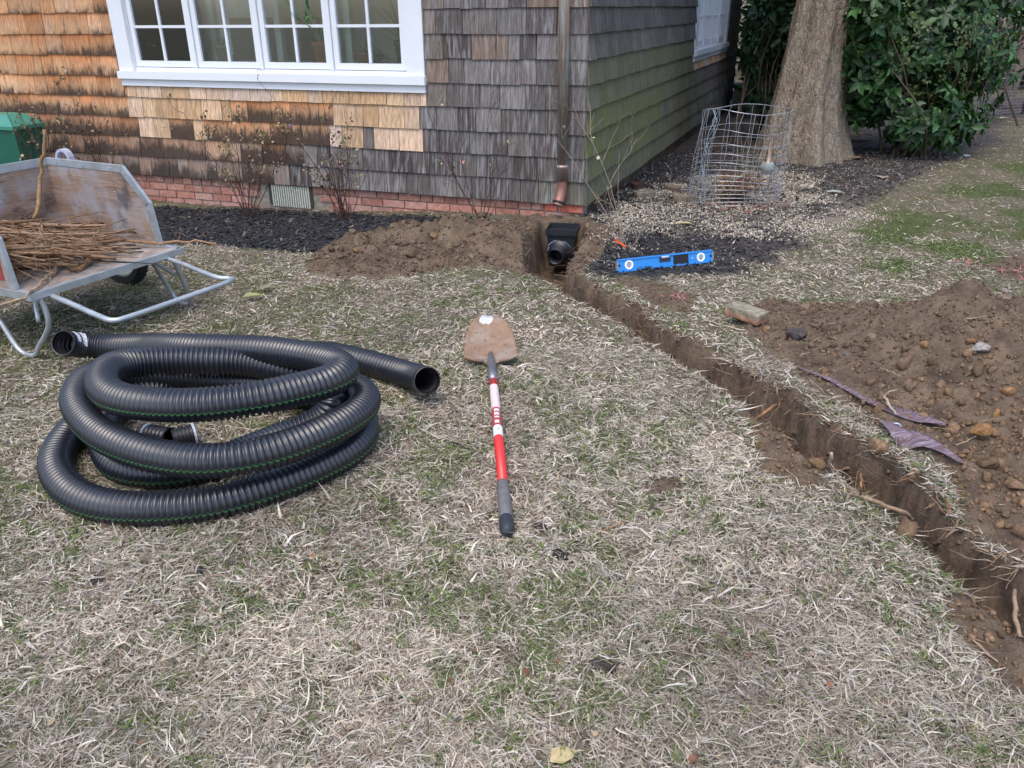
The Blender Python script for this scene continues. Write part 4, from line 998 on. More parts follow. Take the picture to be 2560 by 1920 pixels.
stick([at(160, 655, ZF+.02), at(120, 690, ZF+.02), at(70, 735, ZF+.012), at(40, 752, ZF+.0), at(-40, 770, ZF-.03)], [.010, .009, .007, .006, .004], 'crooked root hanging over the near edge of the cart floor', col=(.33,.24,.16))
stick([at(170, 660, ZF+.02), at(185, 675, ZF+.015), at(205, 670, ZF+.015), at(222, 650, ZF+.02), at(250, 645, ZF+.02)], [.012, .011, .010, .011, .011], 'curled root knot with a pale cut end on the cart floor', col=(.27,.15,.085), sub=4)
stick([at(215, 632, ZF+.02), at(228, 605, ZF+.08), at(246, 575, ZF+.15)], [.005, .004, .003], 'short pale twig leaning up at the right side of the root heap', col=(.42,.32,.22))
stick([at(62, 700, ZF+.012), at(100, 668, ZF+.012)], [.004, .003], 'thin grey twig lying flat near the front corner of the cart floor', col=(.30,.24,.19))

# green storage box and grey plastic object behind the cart
MGREEN = attrmat('green plastic', .35, .08, 5, spec=.5)
c0 = hit(30, 308, K+nF*.62, nF)            # upper front right corner of the lid
c0 = np.array(c0); zt_ = c0[2]
bx_ = thing('storage_box', (c0[0]+wl[0]*.45, c0[1]+wl[1]*.45, -.12), 'dark green plastic storage box with a sloping lid against the shingles', 'storage box')
def gq(s, d, z): return c0+wl*s-nF*d+up3*(z-zt_)
B = MB(); B.cur = (.012,.11,.075); V = [gq(.03, .03, -.12), gq(1.2, .03, -.12), gq(1.2, .27, -.12), gq(.03, .27, -.12), gq(.0, .0, zt_-.06), gq(1.23, .0, zt_-.06), gq(1.23, .3, zt_-.06), gq(.0, .3, zt_-.06)]
B.add(V, [(0,1,5,4), (1,2,6,5), (2,3,7,6), (3,0,4,7), (0,3,2,1)]); B.build('body', MGREEN, bx_)
B = MB(); B.cur = (.045,.22,.165); e1, e2 = -.02, 1.25
V = [gq(e1, -.02, zt_-.06), gq(e2, -.02, zt_-.06), gq(e2, .32, zt_-.06), gq(e1, .32, zt_-.06), gq(e1, -.02, zt_-.03), gq(e2, -.02, zt_-.03), gq(e2, .32, zt_-.03), gq(e1, .32, zt_-.03), gq(.13, .07, zt_+.06), gq(1.1, .07, zt_+.06), gq(1.1, .24, zt_+.06), gq(.13, .24, zt_+.06)]
B.add(V, [(0,1,5,4), (1,2,6,5), (2,3,7,6), (3,0,4,7), (4,5,9,8), (5,6,10,9), (6,7,11,10), (7,4,8,11), (8,9,10,11), (0,3,2,1)]); B.build('lid', MGREEN, bx_)
MGREYP = attrmat('grey blue plastic', .5, .06, 10)
gb = hit(163, 398, K+nF*.55, nF); gw = thing('watering_can', (gb[0], gb[1], H(gb[0], gb[1])), 'pale grey plastic watering can whose arched handle shows above the cart panel', 'watering can')
B = MB(); B.cur = (.38,.41,.52); zb0 = H(gb[0], gb[1]); B.lathe((gb[0], gb[1], zb0), [(.001, .0), (.10, 0), (.115, .02), (.105, gb[2]-zb0-.02), (.08, gb[2]-zb0), (.001, gb[2]-zb0+.002)], 24); B.build('body', MGREYP, gw, smooth=True)
B = MB(); B.cur = (.40,.43,.54)
for dd in (-.018, .018):
    pass
aw = 9; Vh = []
for k in range(aw):
    a_ = math.pi*k/(aw-1)
    for (rr_, dz) in ((.085, 0), (.066, 0)):
        for dd in (-.03, .03): Vh.append(gb+wl*(rr_*math.cos(a_))+nF*dd+up3*(rr_*1.25*math.sin(a_)-.012))
Fh = []
for k in range(aw-1):
    a_, b2 = 4*k, 4*k+4; Fh += [(a_, a_+1, b2+1, b2), (a_+2, b2+2, b2+3, a_+3), (a_, b2, b2+2, a_+2), (a_+1, a_+3, b2+3, b2+1)]
B.add(Vh, Fh); B.build('handle', MGREYP, gw)

# ------------------------------------------------------------------ catch basin
MBLK = attrmat('black moulded plastic', .42, .15, 40, .15, 80, spec=.5)
bc = np.array([.395, 6.125]); ba = math.radians(-12); bx1 = np.array([math.cos(ba), math.sin(ba), 0]); by1 = np.array([-math.sin(ba), math.cos(ba), 0]); zr = .012
basin = thing('catch_basin', (bc[0], bc[1], -.30), 'square black plastic catch basin with round outlet set in the dug pit', 'drain basin')
bo = np.array([bc[0], bc[1], 0])
def bp(a, b2, z): return bo+bx1*a+by1*b2+up3*z
B = MB(); B.cur = (.018,.022,.028); hw = .112
for (a0, b0, ha, hb) in ((0, -hw, hw+.004, .004), (0, hw, hw+.004, .004), (-hw, 0, .004, hw-.004), (hw, 0, .004, hw-.004)): B.box(bp(a0, b0, zr-.02), (bx1, by1, up3), (ha, hb, .021))
B.build('rim', MBLK, basin)
B = MB(); B.cur = (.018,.022,.028); h0, h1_ = .104, .088
for sx, sy in ((1, 0), (-1, 0), (0, 1), (0, -1)):
    def cpt(h, z, q, inn): 
        hh = h-inn; return bp(sx*hh+(-sy)*q*hh, sy*hh+sx*q*hh, z)
    zt1, zb1 = zr-.042, -.27
    V = [cpt(h0, zt1, -1, 0), cpt(h0, zt1, 1, 0), cpt(h1_, zb1, 1, 0), cpt(h1_, zb1, -1, 0), cpt(h0, zt1, -1, .006), cpt(h0, zt1, 1, .006), cpt(h1_, zb1, 1, .006), cpt(h1_, zb1, -1, .006)]
    B.add(V, [(0,1,2,3), (7,6,5,4), (0,4,5,1), (3,2,6,7), (0,3,7,4), (1,5,6,2)])
B.box(bp(0, 0, -.268), (bx1, by1, up3), (.088, .088, .003)); B.box(bp(0, .06, zr-.07), (bx1, by1, up3), (.098, .040, .003), (.014,.02,.022))
for k in range(8): B.box(bp(-.09+k*.025, .02, zr-.066), (bx1, by1, up3), (.003, .004, .003), (.08,.09,.09))
B.build('body', MBLK, basin)
oa = -by1*1.0+bx1*(-.10)+up3*(-.05); oa /= np.linalg.norm(oa); oc = bp(-.012, -.096, -.158)
B = MB(); B.cur = (.016,.018,.023); B.lathe(oc, [(.093, -.004), (.095, .006), (.090, .016), (.070, .022), (.069, .045), (.062, .050), (.061, .115), (.058, .118), (.052, .118), (.050, .10), (.044, .095), (.042, -.01)], 40, oa); OUT = B.build('outlet', MBLK, basin, smooth=True)
B = MB(); B.cur = (.25,.36,.50)
def ringseg(a0, a1, r0, h):
    for k in range(8):
        q = math.radians(a0+(a1-a0)*(k+.5)/8); uu_ = bx1*math.cos(q)+up3*math.sin(q); B.box(oc+oa*h+uu_*r0, (uu_, np.cross(oa, uu_), oa), (.0028, r0*math.radians((a1-a0)/8)*.52, .002))
ringseg(100, 150, .093, .010); ringseg(20, 70, .093, .010); ringseg(60, 78, .082, .019); ringseg(150, 172, .082, .019)
B.build('moulded_marking', attrmat('pale blue lettering', .5), OUT)

# ------------------------------------------------------------------ spirit level
la, lb_ = atg(1541, 683, 0), atg(1783, 655, 0); lb_[2] = la[2] = max(la[2], H(la[0], la[1]))+.004
lx = lb_-la; lx[2] = 0; LL = np.linalg.norm(lx); lx /= LL; ly = np.array([lx[1], -lx[0], 0.])   # toward camera
zl = np.array(ly)*(-.25)+up3; zl /= np.linalg.norm(zl); lyy = np.cross(zl, lx); lyy = lyy if lyy@ly > 0 else -lyy
HL = .080
def lp(f, h, d=0): return la+lx*(f*LL)+zl*(h*HL)+lyy*d
lev = thing('spirit_level', lp(.5, 0), 'blue aluminium spirit level standing on edge on the mulch by the trench', 'spirit level')
MBLUE = attrmat('blue anodised aluminium', .35, .05, 30, spec=.5)
B = MB(); B.cur = (.02,.22,.62); ax_ = (lx, lyy, zl)
B.box(lp(.5, .06, 0), ax_, (LL*.485, .012, HL*.06)); B.box(lp(.5, .94, 0), ax_, (LL*.485, .012, HL*.06)); B.box(lp(.5, .5, 0), ax_, (LL*.485, .006, HL*.379))
B.build('body', MBLUE, lev)
for f in (.008, .992): B = MB(); B.cur = (.22,.23,.25); B.box(lp(f, .5), ax_, (LL*.0072, .0105, HL*.36)); B.build('end_cap', attrmat('grey cap', .5), lev)
MWH = attrmat('white plastic', .4, .03); MBK = attrmat('matt black', .5, .1)
for f in (.125, .865):
    B = MB(); B.cur = (.78,.80,.78); B.lathe(lp(f, .5, .006), [(HL*.36, 0), (HL*.36, .003), (HL*.24, .0035), (HL*.22, .0005)], 28, lyy); vl = B.build('vial_ring', MWH, lev)
    B = MB(); B.cur = (.32,.38,.46); B.lathe(lp(f, .5, .006), [(HL*.225, .0012), (.0005, .0014)], 24, lyy); B.box(lp(f, .5, .010), ax_, (.003, .002, HL*.2), (.25,.3,.36)); B.build('vial', attrmat('vial', .15), vl)
for f in (.03, .97): B = MB(); B.cur = (.01,.015,.05); B.lathe(lp(f, .5, .0063), [(HL*.10, 0), (HL*.10, .0005), (.0005, .0006)], 16, lyy); B.build('hanging_hole', MBK, lev)
B = MB(); B.cur = (.015,.017,.022); B.box(lp(.655, .5, .0072), ax_, (LL*.078, .0011, HL*.36)); B.build('badge', MBK, lev)
B = MB(); B.cur = (.03,.035,.05); B.box(lp(.49, .72, .0085), ax_, (LL*.056, .0025, HL*.27)); q = B.build('vial_window', MBK, lev)
B = MB(); B.cur = (.40,.45,.62); B.tube([lp(.452, .80, .013), lp(.528, .80, .013)], .0075, 10); B.build('vial', attrmat('vial clear', .15), q, smooth=True)
B = MB(); B.cur = (.55,.62,.7); B.lathe(lp(.775, .5, .0063), [(.006, 0), (.006, .002), (.0005, .0022)], 12, lyy); B.build('screw', attrmat('screw', .4, metal=.6), lev)

# ------------------------------------------------------------------ loose bricks and stones
MOLD = attrmat('mossy old brick', .9, .45, 35, .6, 90, .004, spec=.15)
def loose(px, py, yaw, L, W_, Hh, col, top, label, cat='brick', tilt=(0, 0), dz=0, group=None):
    c_ = atg(px, py, 0); c_[2] = H(c_[0], c_[1])+Hh/2-.008+dz
    bm = bmesh_box(L, W_, Hh, .010); M_ = (Matrix.Rotation(yaw, 3, 'Z') @ Matrix.Rotation(tilt[0], 3, 'X') @ Matrix.Rotation(tilt[1], 3, 'Y'))
    V = np.array([c_+np.array(M_ @ Vector(v)) for v in bm[0]]); C_ = np.array([top if v[2] > Hh*.3 else col for v in bm[0]])
    return mk('loose_brick', V, bm[1], MOLD, col=C_, label=label, cat=cat, group=group)
import bmesh
def bmesh_box(L, W_, Hh, bev):
    bm = bmesh.new(); bmesh.ops.create_cube(bm, size=1)
    for v in bm.verts: v.co = Vector((v.co.x*L, v.co.y*W_, v.co.z*Hh))
    bmesh.ops.bevel(bm, geom=bm.edges[:], offset=bev, segments=2, affect='EDGES', profile=.6)
    bmesh.ops.subdivide_edges(bm, edges=[e for e in bm.edges if e.calc_length() > .05], cuts=3, use_grid_fill=True)
    for v in bm.verts: v.co += Vector(rng.normal(0, .0012, 3))
    bm.verts.ensure_lookup_table(); r_ = ([tuple(v.co) for v in bm.verts], [tuple(v.index for v in f.verts) for f in bm.faces]); bm.free(); return r_
loose(1864, 806, math.radians(-50), .205, .098, .058, (.33,.17,.11), (.24,.215,.16), 'loose old brick with a mossy top at the edge of the large soil heap', tilt=(.03, .03), dz=.01)
loose(1592, 470, math.radians(20), .10, .095, .06, (.085,.035,.03), (.075,.04,.034), 'dark red brick stub standing at the foot of the shaded wall')
loose(1612, 492, math.radians(12), .185, .09, .055, (.15,.12,.085), (.20,.17,.13), 'low tan brick lying beside the dark red brick stub')
loose(1682, 478, math.radians(-60), .13, .09, .055, (.15,.105,.08), (.20,.15,.11), 'brick half leaning behind another at the left of the wire cage')
loose(1712, 502, math.radians(-8), .20, .09, .06, (.16,.12,.085), (.22,.18,.13), 'mossy brick lying against the left foot of the wire cage')
def rock(px, py, s, col, label, dz=0, name='stone', cat='stone', group=None, sq=(1, .8, .6)):
    c_ = atg(px, py, 0); V = ICO3[0]*np.array([1., 1., 1.])
    for _ in range(9):
        d_ = rng.normal(0, 1, 3); d_ /= np.linalg.norm(d_); V = V-np.maximum(V@d_-rng.uniform(.24, .40), 0)[:, None]*d_
    V = V*np.array(sq)*s*1.15*(1+.25*fbm(V[:, 0]*3+V[:, 2]*2+px, V[:, 1]*3-V[:, 2], 3., 3, 9))[:, None]; V = V+c_; V[:, 2] += s*sq[2]*.25+dz
    return mk(name, V, ICO3[1], MCLOD, col=np.array(col), label=label, cat=cat, group=group, smooth=True)
rock(2452, 888, .075, (.30,.27,.25), 'pale grey flat stone on the slope of the large soil heap', dz=.02)
rock(2135, 895, .09, (.12,.11,.105), 'dark grey stone low on the left flank of the large soil heap', dz=.0)
rock(1985, 845, .10, (.07,.062,.06), 'dark lump of mulchy soil near the loose old brick', name='soil_lump', cat='soil')
rock(2450, 1095, .075, (.27,.15,.07), 'largest rusty orange clay clod at the foot of the heap', name='clay_clod', cat='soil', dz=.02)
rock(1350, 1322, .055, (.05,.042,.035), 'dark crumbly clump beside the shovel grip', name='dirt_clump', cat='soil', sq=(1, .7, .4))
rock(1402, 1392, .06, (.028,.026,.026), 'blackish clump in the grass below and right of the shovel', name='dirt_clump', cat='soil', sq=(1, .8, .45))
rock(1515, 1672, .08, (.05,.042,.038), 'dark scaly clump in the lawn near the bottom of the picture', name='dirt_clump', cat='soil', sq=(1, .7, .4))
rock(500, 1432, .04, (.04,.042,.055), 'small slate grey lump in the lawn below the pipe coil', name='dirt_clump', cat='soil', sq=(.6, 1, .6))
rock(245, 1452, .05, (.035,.032,.03), 'dark soil lump in the lawn at lower left', name='dirt_clump', cat='soil', sq=(1, .7, .35))
rock(2000, 358, .02, (.3,.25,.2), 'tiny tan pebble beside the tree roots', name='pebble')
for px_, py_, s_, l_ in [(2352, 358, .08, 'pale grey shell shaped stone nearest the bush on the bare soil'), (2398, 376, .07, 'thin pale shell fragment right of the grey stone under the bush'), (2415, 390, .09, 'long pale shell fragment lowest of those under the bush'), (2470, 308, .08, 'white pebble near the far wire fence'), (1948, 476, .045, 'pale stone just right of the wire cage'), (1965, 488, .05, 'bluish white crumpled fragment beside the right foot of the cage')]:
    rock(px_, py_, s_, (.50,.52,.54), l_, name='shell_fragment', cat='stone', sq=(1, .6, .3))

# ------------------------------------------------------------------ plastic sheet edges showing from the soil
t = NT('wrinkled plastic'); nz = t.noise(1., t.pos((14, 40, 14)), 5, .6, 2)
t.bump(nz, 1.0, .02); MTARP = t.fin(t.mix(t.ramp(nz, [(.45, 0), (.7, .55)]), (.15,.095,.11), (.44,.40,.50)), .32, 0, .5)  # pale lilac on wrinkle crests puts their highlights into the colour
def Hs(x, y): return float(np.mean(samp(FH, x+np.array([-.09,-.05,0,.05,.09]*5), y+np.repeat([-.09,-.05,0,.05,.09], 5))))
def strip(top, bot, label):
    n_ = 26; A_ = catmull([atg(*p) for p in top], .005); Bq = catmull([atg(*p) for p in bot], .005)
    A_ = A_[np.linspace(0, len(A_)-1, n_).astype(int)]; Bq = Bq[np.linspace(0, len(Bq)-1, n_).astype(int)]; Vt = []
    for lay in (0, -.0015):
        for i in range(n_):
            for j in range(6):
                f = j/5; p = A_[i]*(1-f)+Bq[i]*f; z = Hs(p[0], p[1])+.022+float(fbm(np.array(p[0]), np.array(p[1]), 10, 3, 5))*.01
                Vt.append((p[0], p[1], z+lay))
    I = np.arange(2*n_*6).reshape(2, n_, 6); Ft = []
    for i in range(n_-1):
        for j in range(5): Ft.append((I[0,i,j], I[0,i+1,j], I[0,i+1,j+1], I[0,i,j+1])); Ft.append((I[1,i,j], I[1,i,j+1], I[1,i+1,j+1], I[1,i+1,j]))
        Ft.append((I[0,i,0], I[1,i,0], I[1,i+1,0], I[0,i+1,0])); Ft.append((I[0,i,5], I[0,i+1,5], I[1,i+1,5], I[1,i,5]))
    return mk('plastic_sheet', Vt, Ft, MTARP, smooth=True, label=label, cat='plastic sheet', group='edges of the buried plastic sheet')
strip([(1990,933),(2085,972),(2190,1008),(2290,1040),(2362,1080)], [(1992,936),(2074,982),(2172,1028),(2272,1062),(2358,1084)], 'broad shiny brown sliver of plastic sheet beside the soil heap')
strip([(2195,1068),(2260,1100),(2330,1130),(2420,1178)], [(2195,1073),(2252,1110),(2325,1148),(2416,1181)], 'narrow lower sliver of brown plastic sheet with a metal eyelet')
e0 = atg(2238, 1083); B = MB(); B.cur = (.6,.68,.8); B.tube([e0+np.array([.014*math.cos(a_), .014*math.sin(a_), .035]) for a_ in np.linspace(0, 6.28, 14)], .0035, 6); B.build('eyelet', MFER, label='small shiny metal eyelet in the lower plastic sliver', cat='eyelet')

# ------------------------------------------------------------------ roots and twigs on the ground
def gpt(L): return [atg(p[0], p[1], p[2] if len(p) > 2 else .006) for p in L]
TAN = (.31,.22,.145); ORA = (.28,.15,.08); PAL = (.40,.33,.25)
for L, r_, lab, c_ in [
    ([(1895,1045,.02),(1925,1020,.05),(1945,1010,.05)], [.009,.007,.005], 'forked root spanning the trench at mid length', ORA),
    ([(1945,1010,.05),(1940,970,.03),(1930,955,.02)], [.004,.003,.002], 'thin rootlet rising from the forked root in the trench', TAN),
    ([(2140,1235,.02),(2190,1255,.03),(2235,1272,.03),(2275,1290,.02),(2278,1310,-.02)], [.010,.009,.008,.006,.003], 'long pale root lying across the trench edge', TAN),
    ([(2150,1168,.02),(2153,1205,.03),(2150,1238,.02)], [.006,.006,.005], 'upright rusty root in the trench above the long pale root', ORA),
    ([(2078,1132,.06),(2075,1152,.03),(2066,1172,.01)], [.008,.007,.005], 'short pale broken root end standing at the trench edge', PAL),
    ([(2325,1368,.02),(2360,1350,.03),(2390,1310,.03),(2405,1285,.01)], [.006,.006,.005,.003], 'curved thin root across the trench near the right edge', (.22,.15,.11)),
    ([(2538,1475,.02),(2540,1520,.03),(2545,1580,.02),(2556,1592,.0)], [.007,.008,.008,.005], 'rope like root hanging in the trench at the right edge', TAN),
    ([(2408,1572),(2430,1598),(2462,1628),(2495,1655)], [.005,.006,.005,.003], 'pale crooked twig on the bare soil at lower right', TAN),
    ([(2210,990,.02),(2225,1015,.03),(2248,1048,.02)], [.007,.007,.006], 'pale broken root resting on the plastic sheet', PAL),
    ([(2245,973,.03),(2220,982,.03),(2210,988,.02)], [.003,.003,.004], 'thin twig forking from the root on the plastic sheet', PAL),
    ([(2290,948,.02),(2318,960,.02),(2348,970,.015)], [.006,.006,.004], 'brown stub of root on the middle of the large soil heap', (.24,.17,.12)),
    ([(2268,943,.02),(2290,930,.02)], [.003,.003], 'tiny orange twig on the middle of the large soil heap', ORA),
    ([(2035,852,.02),(2055,840,.02),(2070,838,.015)], [.003,.003,.002], 'small curved rootlet on the left part of the soil heap', TAN),
    ([(1972,922,.012),(2005,925,.012),(2030,928,.012)], [.004,.004,.003], 'pale rootlet at the tip of the plastic sheet', TAN),
    ([(2255,762,.02),(2285,750,.02)], [.003,.002], 'straw coloured twig near the crest of the soil heap', PAL),
    ([(1780,805,.012),(1815,815,.012),(1870,828,.012)], [.006,.006,.005], 'pale stick lying against the loose brick', PAL),
    ([(1045,1068,.012),(1075,1085,.012),(1110,1095,.014),(1172,1112,.010)], [.009,.007,.005,.003], 'grey weathered twig in the grass between pipe and shovel', (.34,.29,.25)),
    ([(1493,1333,.012),(1530,1318,.014),(1578,1302,.012)], [.003,.003,.002], 'thin orange brown twig in the lawn right of the shovel grip', (.42,.24,.12)),
    ([(1700,1455,.012),(1712,1436,.02),(1750,1440,.012)], [.004,.004,.003], 'bleached bent straw in the middle of the lawn', PAL),
    ([(395,1660,.012),(430,1640,.02),(490,1615,.012)], [.004,.005,.003], 'bleached straw stalk in the lawn at lower left', PAL),
    ([(1385,700,.02),(1420,715,.01),(1475,745,.0)], [.004,.003,.002], 'thin rootlet hanging from the trench rim near the basin', TAN),
    ([(1600,865,.02),(1640,885,-.02),(1690,915,-.03)], [.003,.003,.002], 'fine straight root stretched inside the upper trench', PAL),
    ([(1402,560,.012),(1425,548,.012),(1460,540,.02)], [.003,.003,.002], 'thin dark twig on the soil behind the catch basin', (.12,.08,.06)),
    ([(1150,585,.02),(1162,598,.02),(1168,610,.015)], [.004,.004,.002], 'short orange root on the small soil heap', ORA)]:
    stick(gpt(L), [q_*.75 for q_ in r_], lab, 'root' if 'root' in lab else 'twig', 'root' if 'root' in lab else 'twig', c_, n=7, wob=.0018, sub=1)
B = MB()
ntr = 0
LR = np.array(gp(Lrim)); RR = np.array(gp(Rrim))
for i in range(300):
    side_ = RR if rng.random() < .75 else LR; k = rng.integers(3, len(side_)-1); f = rng.random(); p = side_[k]*(1-f)+side_[k-1]*f
    oth = LR if side_ is RR else RR; inw = oth[min(k, len(oth)-1)]-p; inw = inw/np.linalg.norm(inw); p = p+inw*rng.uniform(-.02, .05)
    z = H(p[0], p[1])+.005; wig((p[0], p[1], z), (inw[0]*.8+rng.normal(0, .5), inw[1]*.8+rng.normal(0, .5), rng.uniform(-.6, .5)), rng.uniform(.03, .14), rng.uniform(.0008, .002), .35, 6, .4, .4, random.choice([TAN, PAL, ORA, (.2,.14,.1)]), B, 4)
for i in range(160):
    x_ = rng.uniform(1.2, 2.6); y_ = rng.uniform(2.2, 4.2)
    if samp(FS, x_, y_) > .7: wig((x_, y_, H(x_, y_)+.012), (rng.normal(), rng.normal(), rng.uniform(-.1, .2)), rng.uniform(.02, .09), rng.uniform(.0008, .002), .3, 5, .3, .5, random.choice([TAN, PAL, ORA]), B, 4)
B.build('rootlets', MROOT, kind='stuff', label='fine torn rootlets hanging from the trench rims and the soil heap', cat='roots')

# ------------------------------------------------------------------ leaves on the ground
MLEAF = attrmat('dry leaf', .7, .3, 50, spec=.3, trans=.2)
def leaf1(px, py, L, W_, yaw, col, label, name='fallen_leaf', cat='leaf', dz=.02, rx=0, ry=0):
    c_ = atg(px, py, 0); V, Fl = scatter(LEAFV, LEAFF, np.array([c_+up3*dz]), rotm(np.array([rx]), np.array([ry]), np.array([yaw])), np.array([[L, W_, L*.8]])); V = V-np.array([math.cos(yaw), math.sin(yaw), 0])*L/2
    return mk(name, V, Fl, MLEAF, col=np.array(col), label=label, cat=cat)
leaf1(1712, 567, .17, .05, .05, (.50,.44,.25), 'long pale yellow leaf on the grit in front of the wire cage')
leaf1(1408, 1905, .07, .045, .5, (.52,.42,.22), 'yellowish leaf in the grass at the bottom edge of the picture')
leaf1(635, 752, .13, .06, .5, (.34,.36,.15), 'yellow green curled leaf piece on the lawn by the soil heap', dz=.03)
leaf1(672, 730, .12, .06, .9, (.28,.24,.18), 'curled brown bark strip touching the yellow green piece', 'bark_strip', 'bark', dz=.03)
leaf1(2148, 400, .16, .11, .3, (.30,.20,.12), 'large tan dead leaf on the mulch below the bush')
leaf1(2205, 448, .15, .10, 1.2, (.36,.30,.24), 'grey tan crumpled leaf on the mulch right of the tree')
leaf1(2090, 487, .16, .07, -.2, (.42,.46,.40), 'pale grey green leaf on the mulch in front of the tree')
leaf1(2150, 352, .35, .18, .2, (.38,.25,.14), 'big curled orange brown leaf tucked between trunk and bush', dz=.06)
leaf1(2515, 300, .22, .10, .1, (.50,.42,.28), 'pale leaf below the far fence post')
leaf1(2410, 1268-600, .06, .04, .1, (.15,.06,.04), 'small dark red leaf near the far molehill') if False else None
MPAINT = attrmat('marker paint', .8, .2, 80)
N = 300; B = MB()
x, y = polar(620, 1.1, 7); k_ = (samp(FS, x, y) < .5)&~inside_house(x, y, .05)&(x > RX0+.1)&(x < RX1-.1); x = x[k_]; y = y[k_]; n_ = len(x)
sz = rng.uniform(.008, .028, n_); V, Fl = scatter(LEAFV, LEAFF, np.stack([x, y, samp(FH, x, y)+.012], -1), rotm(rng.normal(0, .4, n_), rng.normal(0, .4, n_), rng.uniform(0, 6.3, n_)), np.stack([sz, sz*rng.uniform(.5, .9, n_), sz], -1))
q = rng.random(n_)[:, None]; cc = np.where(q < .35, np.array([.27,.125,.075]), np.where(q < .7, np.array([.17,.105,.07]), np.array([.48,.38,.24])))*rng.uniform(.6, 1.1, (n_, 1))
mk('leaf_litter', V, Fl, MLEAF, col=np.repeat(cc, 8, 0), kind='stuff', label='tiny red and brown leaf fragments scattered through the lawn', cat='leaf litter')
for px_, py_, w_, h_, lab in [(1690, 748, .05, .03, 'small pink marking paint spot on the grass right of the trench'), (2420, 664, .11, .05, 'pink marking paint patch in the grass beyond the soil heap'), (2492, 752, .14, .05, 'brightest pink marking paint patch at the back edge of the soil heap'), (2552, 690, .10, .05, 'pink tinted grass beside the dug soil at the right edge')]:
    c_ = atg(px_, py_, 0); n_ = 34; x = c_[0]+rng.normal(0, w_/2, n_); y = c_[1]+rng.normal(0, h_, n_)
    L_ = rng.uniform(.015, .04, n_); V, Fl = scatter(BOXV+np.array([.5, 0, 0]), BOXF, np.stack([x, y, samp(FH, x, y)+.012], -1), rotm(rng.normal(0, .3, n_), rng.uniform(-1, 0, n_), rng.uniform(0, 6.3, n_)), np.stack([L_, L_*0+.003, L_*0+.001], -1))
    mk('paint_mark', V, Fl, MPAINT, col=np.repeat(np.where(rng.random(n_)[:, None] < .75, np.array([.60,.20,.24]), np.array([.58,.42,.38])), 8, 0), kind='stuff', label=lab, cat='paint mark')
st0 = atg(1562, 620, .01); st1 = atg(1540, 606, .03); B = MB(); B.cur = (.62,.10,.035); dd = (st1-st0)/np.linalg.norm(st1-st0); sd_ = np.cross(dd, up3); sd_ /= np.linalg.norm(sd_); B.box((st0+st1)/2+up3*.012, (dd, sd_, np.cross(dd, sd_)), (np.linalg.norm(st1-st0)/2+.01, .008, .003)); B.box(st1+up3*.014, (dd, sd_, np.cross(dd, sd_)), (.004, .014, .006)); B.build('plastic_stake', attrmat('orange plastic', .4), label='small orange plastic stake at the foot of the bare sapling', cat='stake')
# ------------------------------------------------------------------ shrubs by the wall
MSTEM = attrmat('rose stem', .75, .25, 60, spec=.3)
MRLEAF = attrmat('rose leaf', .6, .25, 60, spec=.35, trans=.15)
def grow(B, p, d, L, r, depth, tips, col, lean, wob=.16, nseg=7):
    P = [np.array(p)]; d = np.array(d, float)
    for i in range(nseg):
        d = d+rng.normal(0, wob, 3)*.6+up3*.04; d /= np.linalg.norm(d); q = P[-1]+d*L/nseg
        dd = (q-K)@nF
        if dd < .05 and lean: q = q+nF*(.05-dd); 
        P.append(q)
        if depth > 0 and i >= 1 and rng.random() < .42:
            a_ = rng.normal(0, 1, 3); a_ -= d*(a_@d); a_ /= np.linalg.norm(a_)
            grow(B, q, d*.8+a_*.7, L*rng.uniform(.3, .6)*(1-i/nseg*.4), r*.6, depth-1, tips, col, lean, wob)
        if depth == 0 or i > 3: tips.append((q, d.copy()))
    B.tube(P, [max(r*(1-.6*i/nseg), .0009) for i in range(nseg+1)], 5 if r > .002 else 4, col)
def shrub(px, py, hgt, n_, spread, label, leafn, leafcols, group=None, lean=True, col=(.075,.042,.035), r0=.0046, name='rose_bush', cat='rose bush', dirs=None, lsz=(.014, .030)):
    b0 = atg(px, py); root = thing(name, b0, label, cat, group)
    tips = []; B = MB()
    for i in range(n_):
        a_ = rng.uniform(0, 6.28); sp = spread*rng.uniform(.2, 1)
        d = np.array([math.cos(a_)*sp, math.sin(a_)*sp*.6, 1.]) if not dirs else np.array([dirs[i][0]+rng.normal(0, .05), rng.normal(0, .15), 1.])
        Lh = hgt*rng.uniform(.55, 1.05) if not dirs else hgt*dirs[i][1]
        grow(B, b0+np.array([rng.normal(0, .02), rng.normal(0, .02), -.01]), d/np.linalg.norm(d), Lh, r0*rng.uniform(.6, 1.1), 2 if leafn else 1, tips, col, lean)
    B.build('stems', MSTEM, root, kind='stuff')
    # crowded twigs at the foot
    if leafn:
        idx = rng.integers(0, len(tips), leafn); P = np.array([tips[i][0] for i in idx])+rng.normal(0, .008, (leafn, 3))
        sz = rng.uniform(*lsz, leafn); V, Fl = scatter(LEAFV, LEAFF, P, rotm(rng.normal(0, .9, leafn), rng.uniform(-.5, 1.3, leafn), rng.uniform(0, 6.3, leafn)), np.stack([sz*1.2, sz*.8, sz*1.4], -1))
        cc = np.array([leafcols[rng.integers(len(leafcols))] for _ in range(leafn)])*rng.uniform(.7, 1.2, (leafn, 1))
        mk('leaves', V, Fl, MRLEAF, root, col=np.repeat(cc, 8, 0), kind='stuff')
    return root
YL = [(.42,.34,.20), (.30,.24,.13), (.17,.17,.07), (.38,.30,.19), (.22,.13,.09)]
PU = [(.12,.09,.13), (.14,.06,.06), (.33,.26,.16), (.10,.12,.06)]
GR_ = 'rose bushes along the shingled wall'
shrub(118, 520, 1.05, 10, .4, 'leggy rose bush behind the cart in front of the green storage box', 240, YL+[(.20,.20,.07)], GR_)
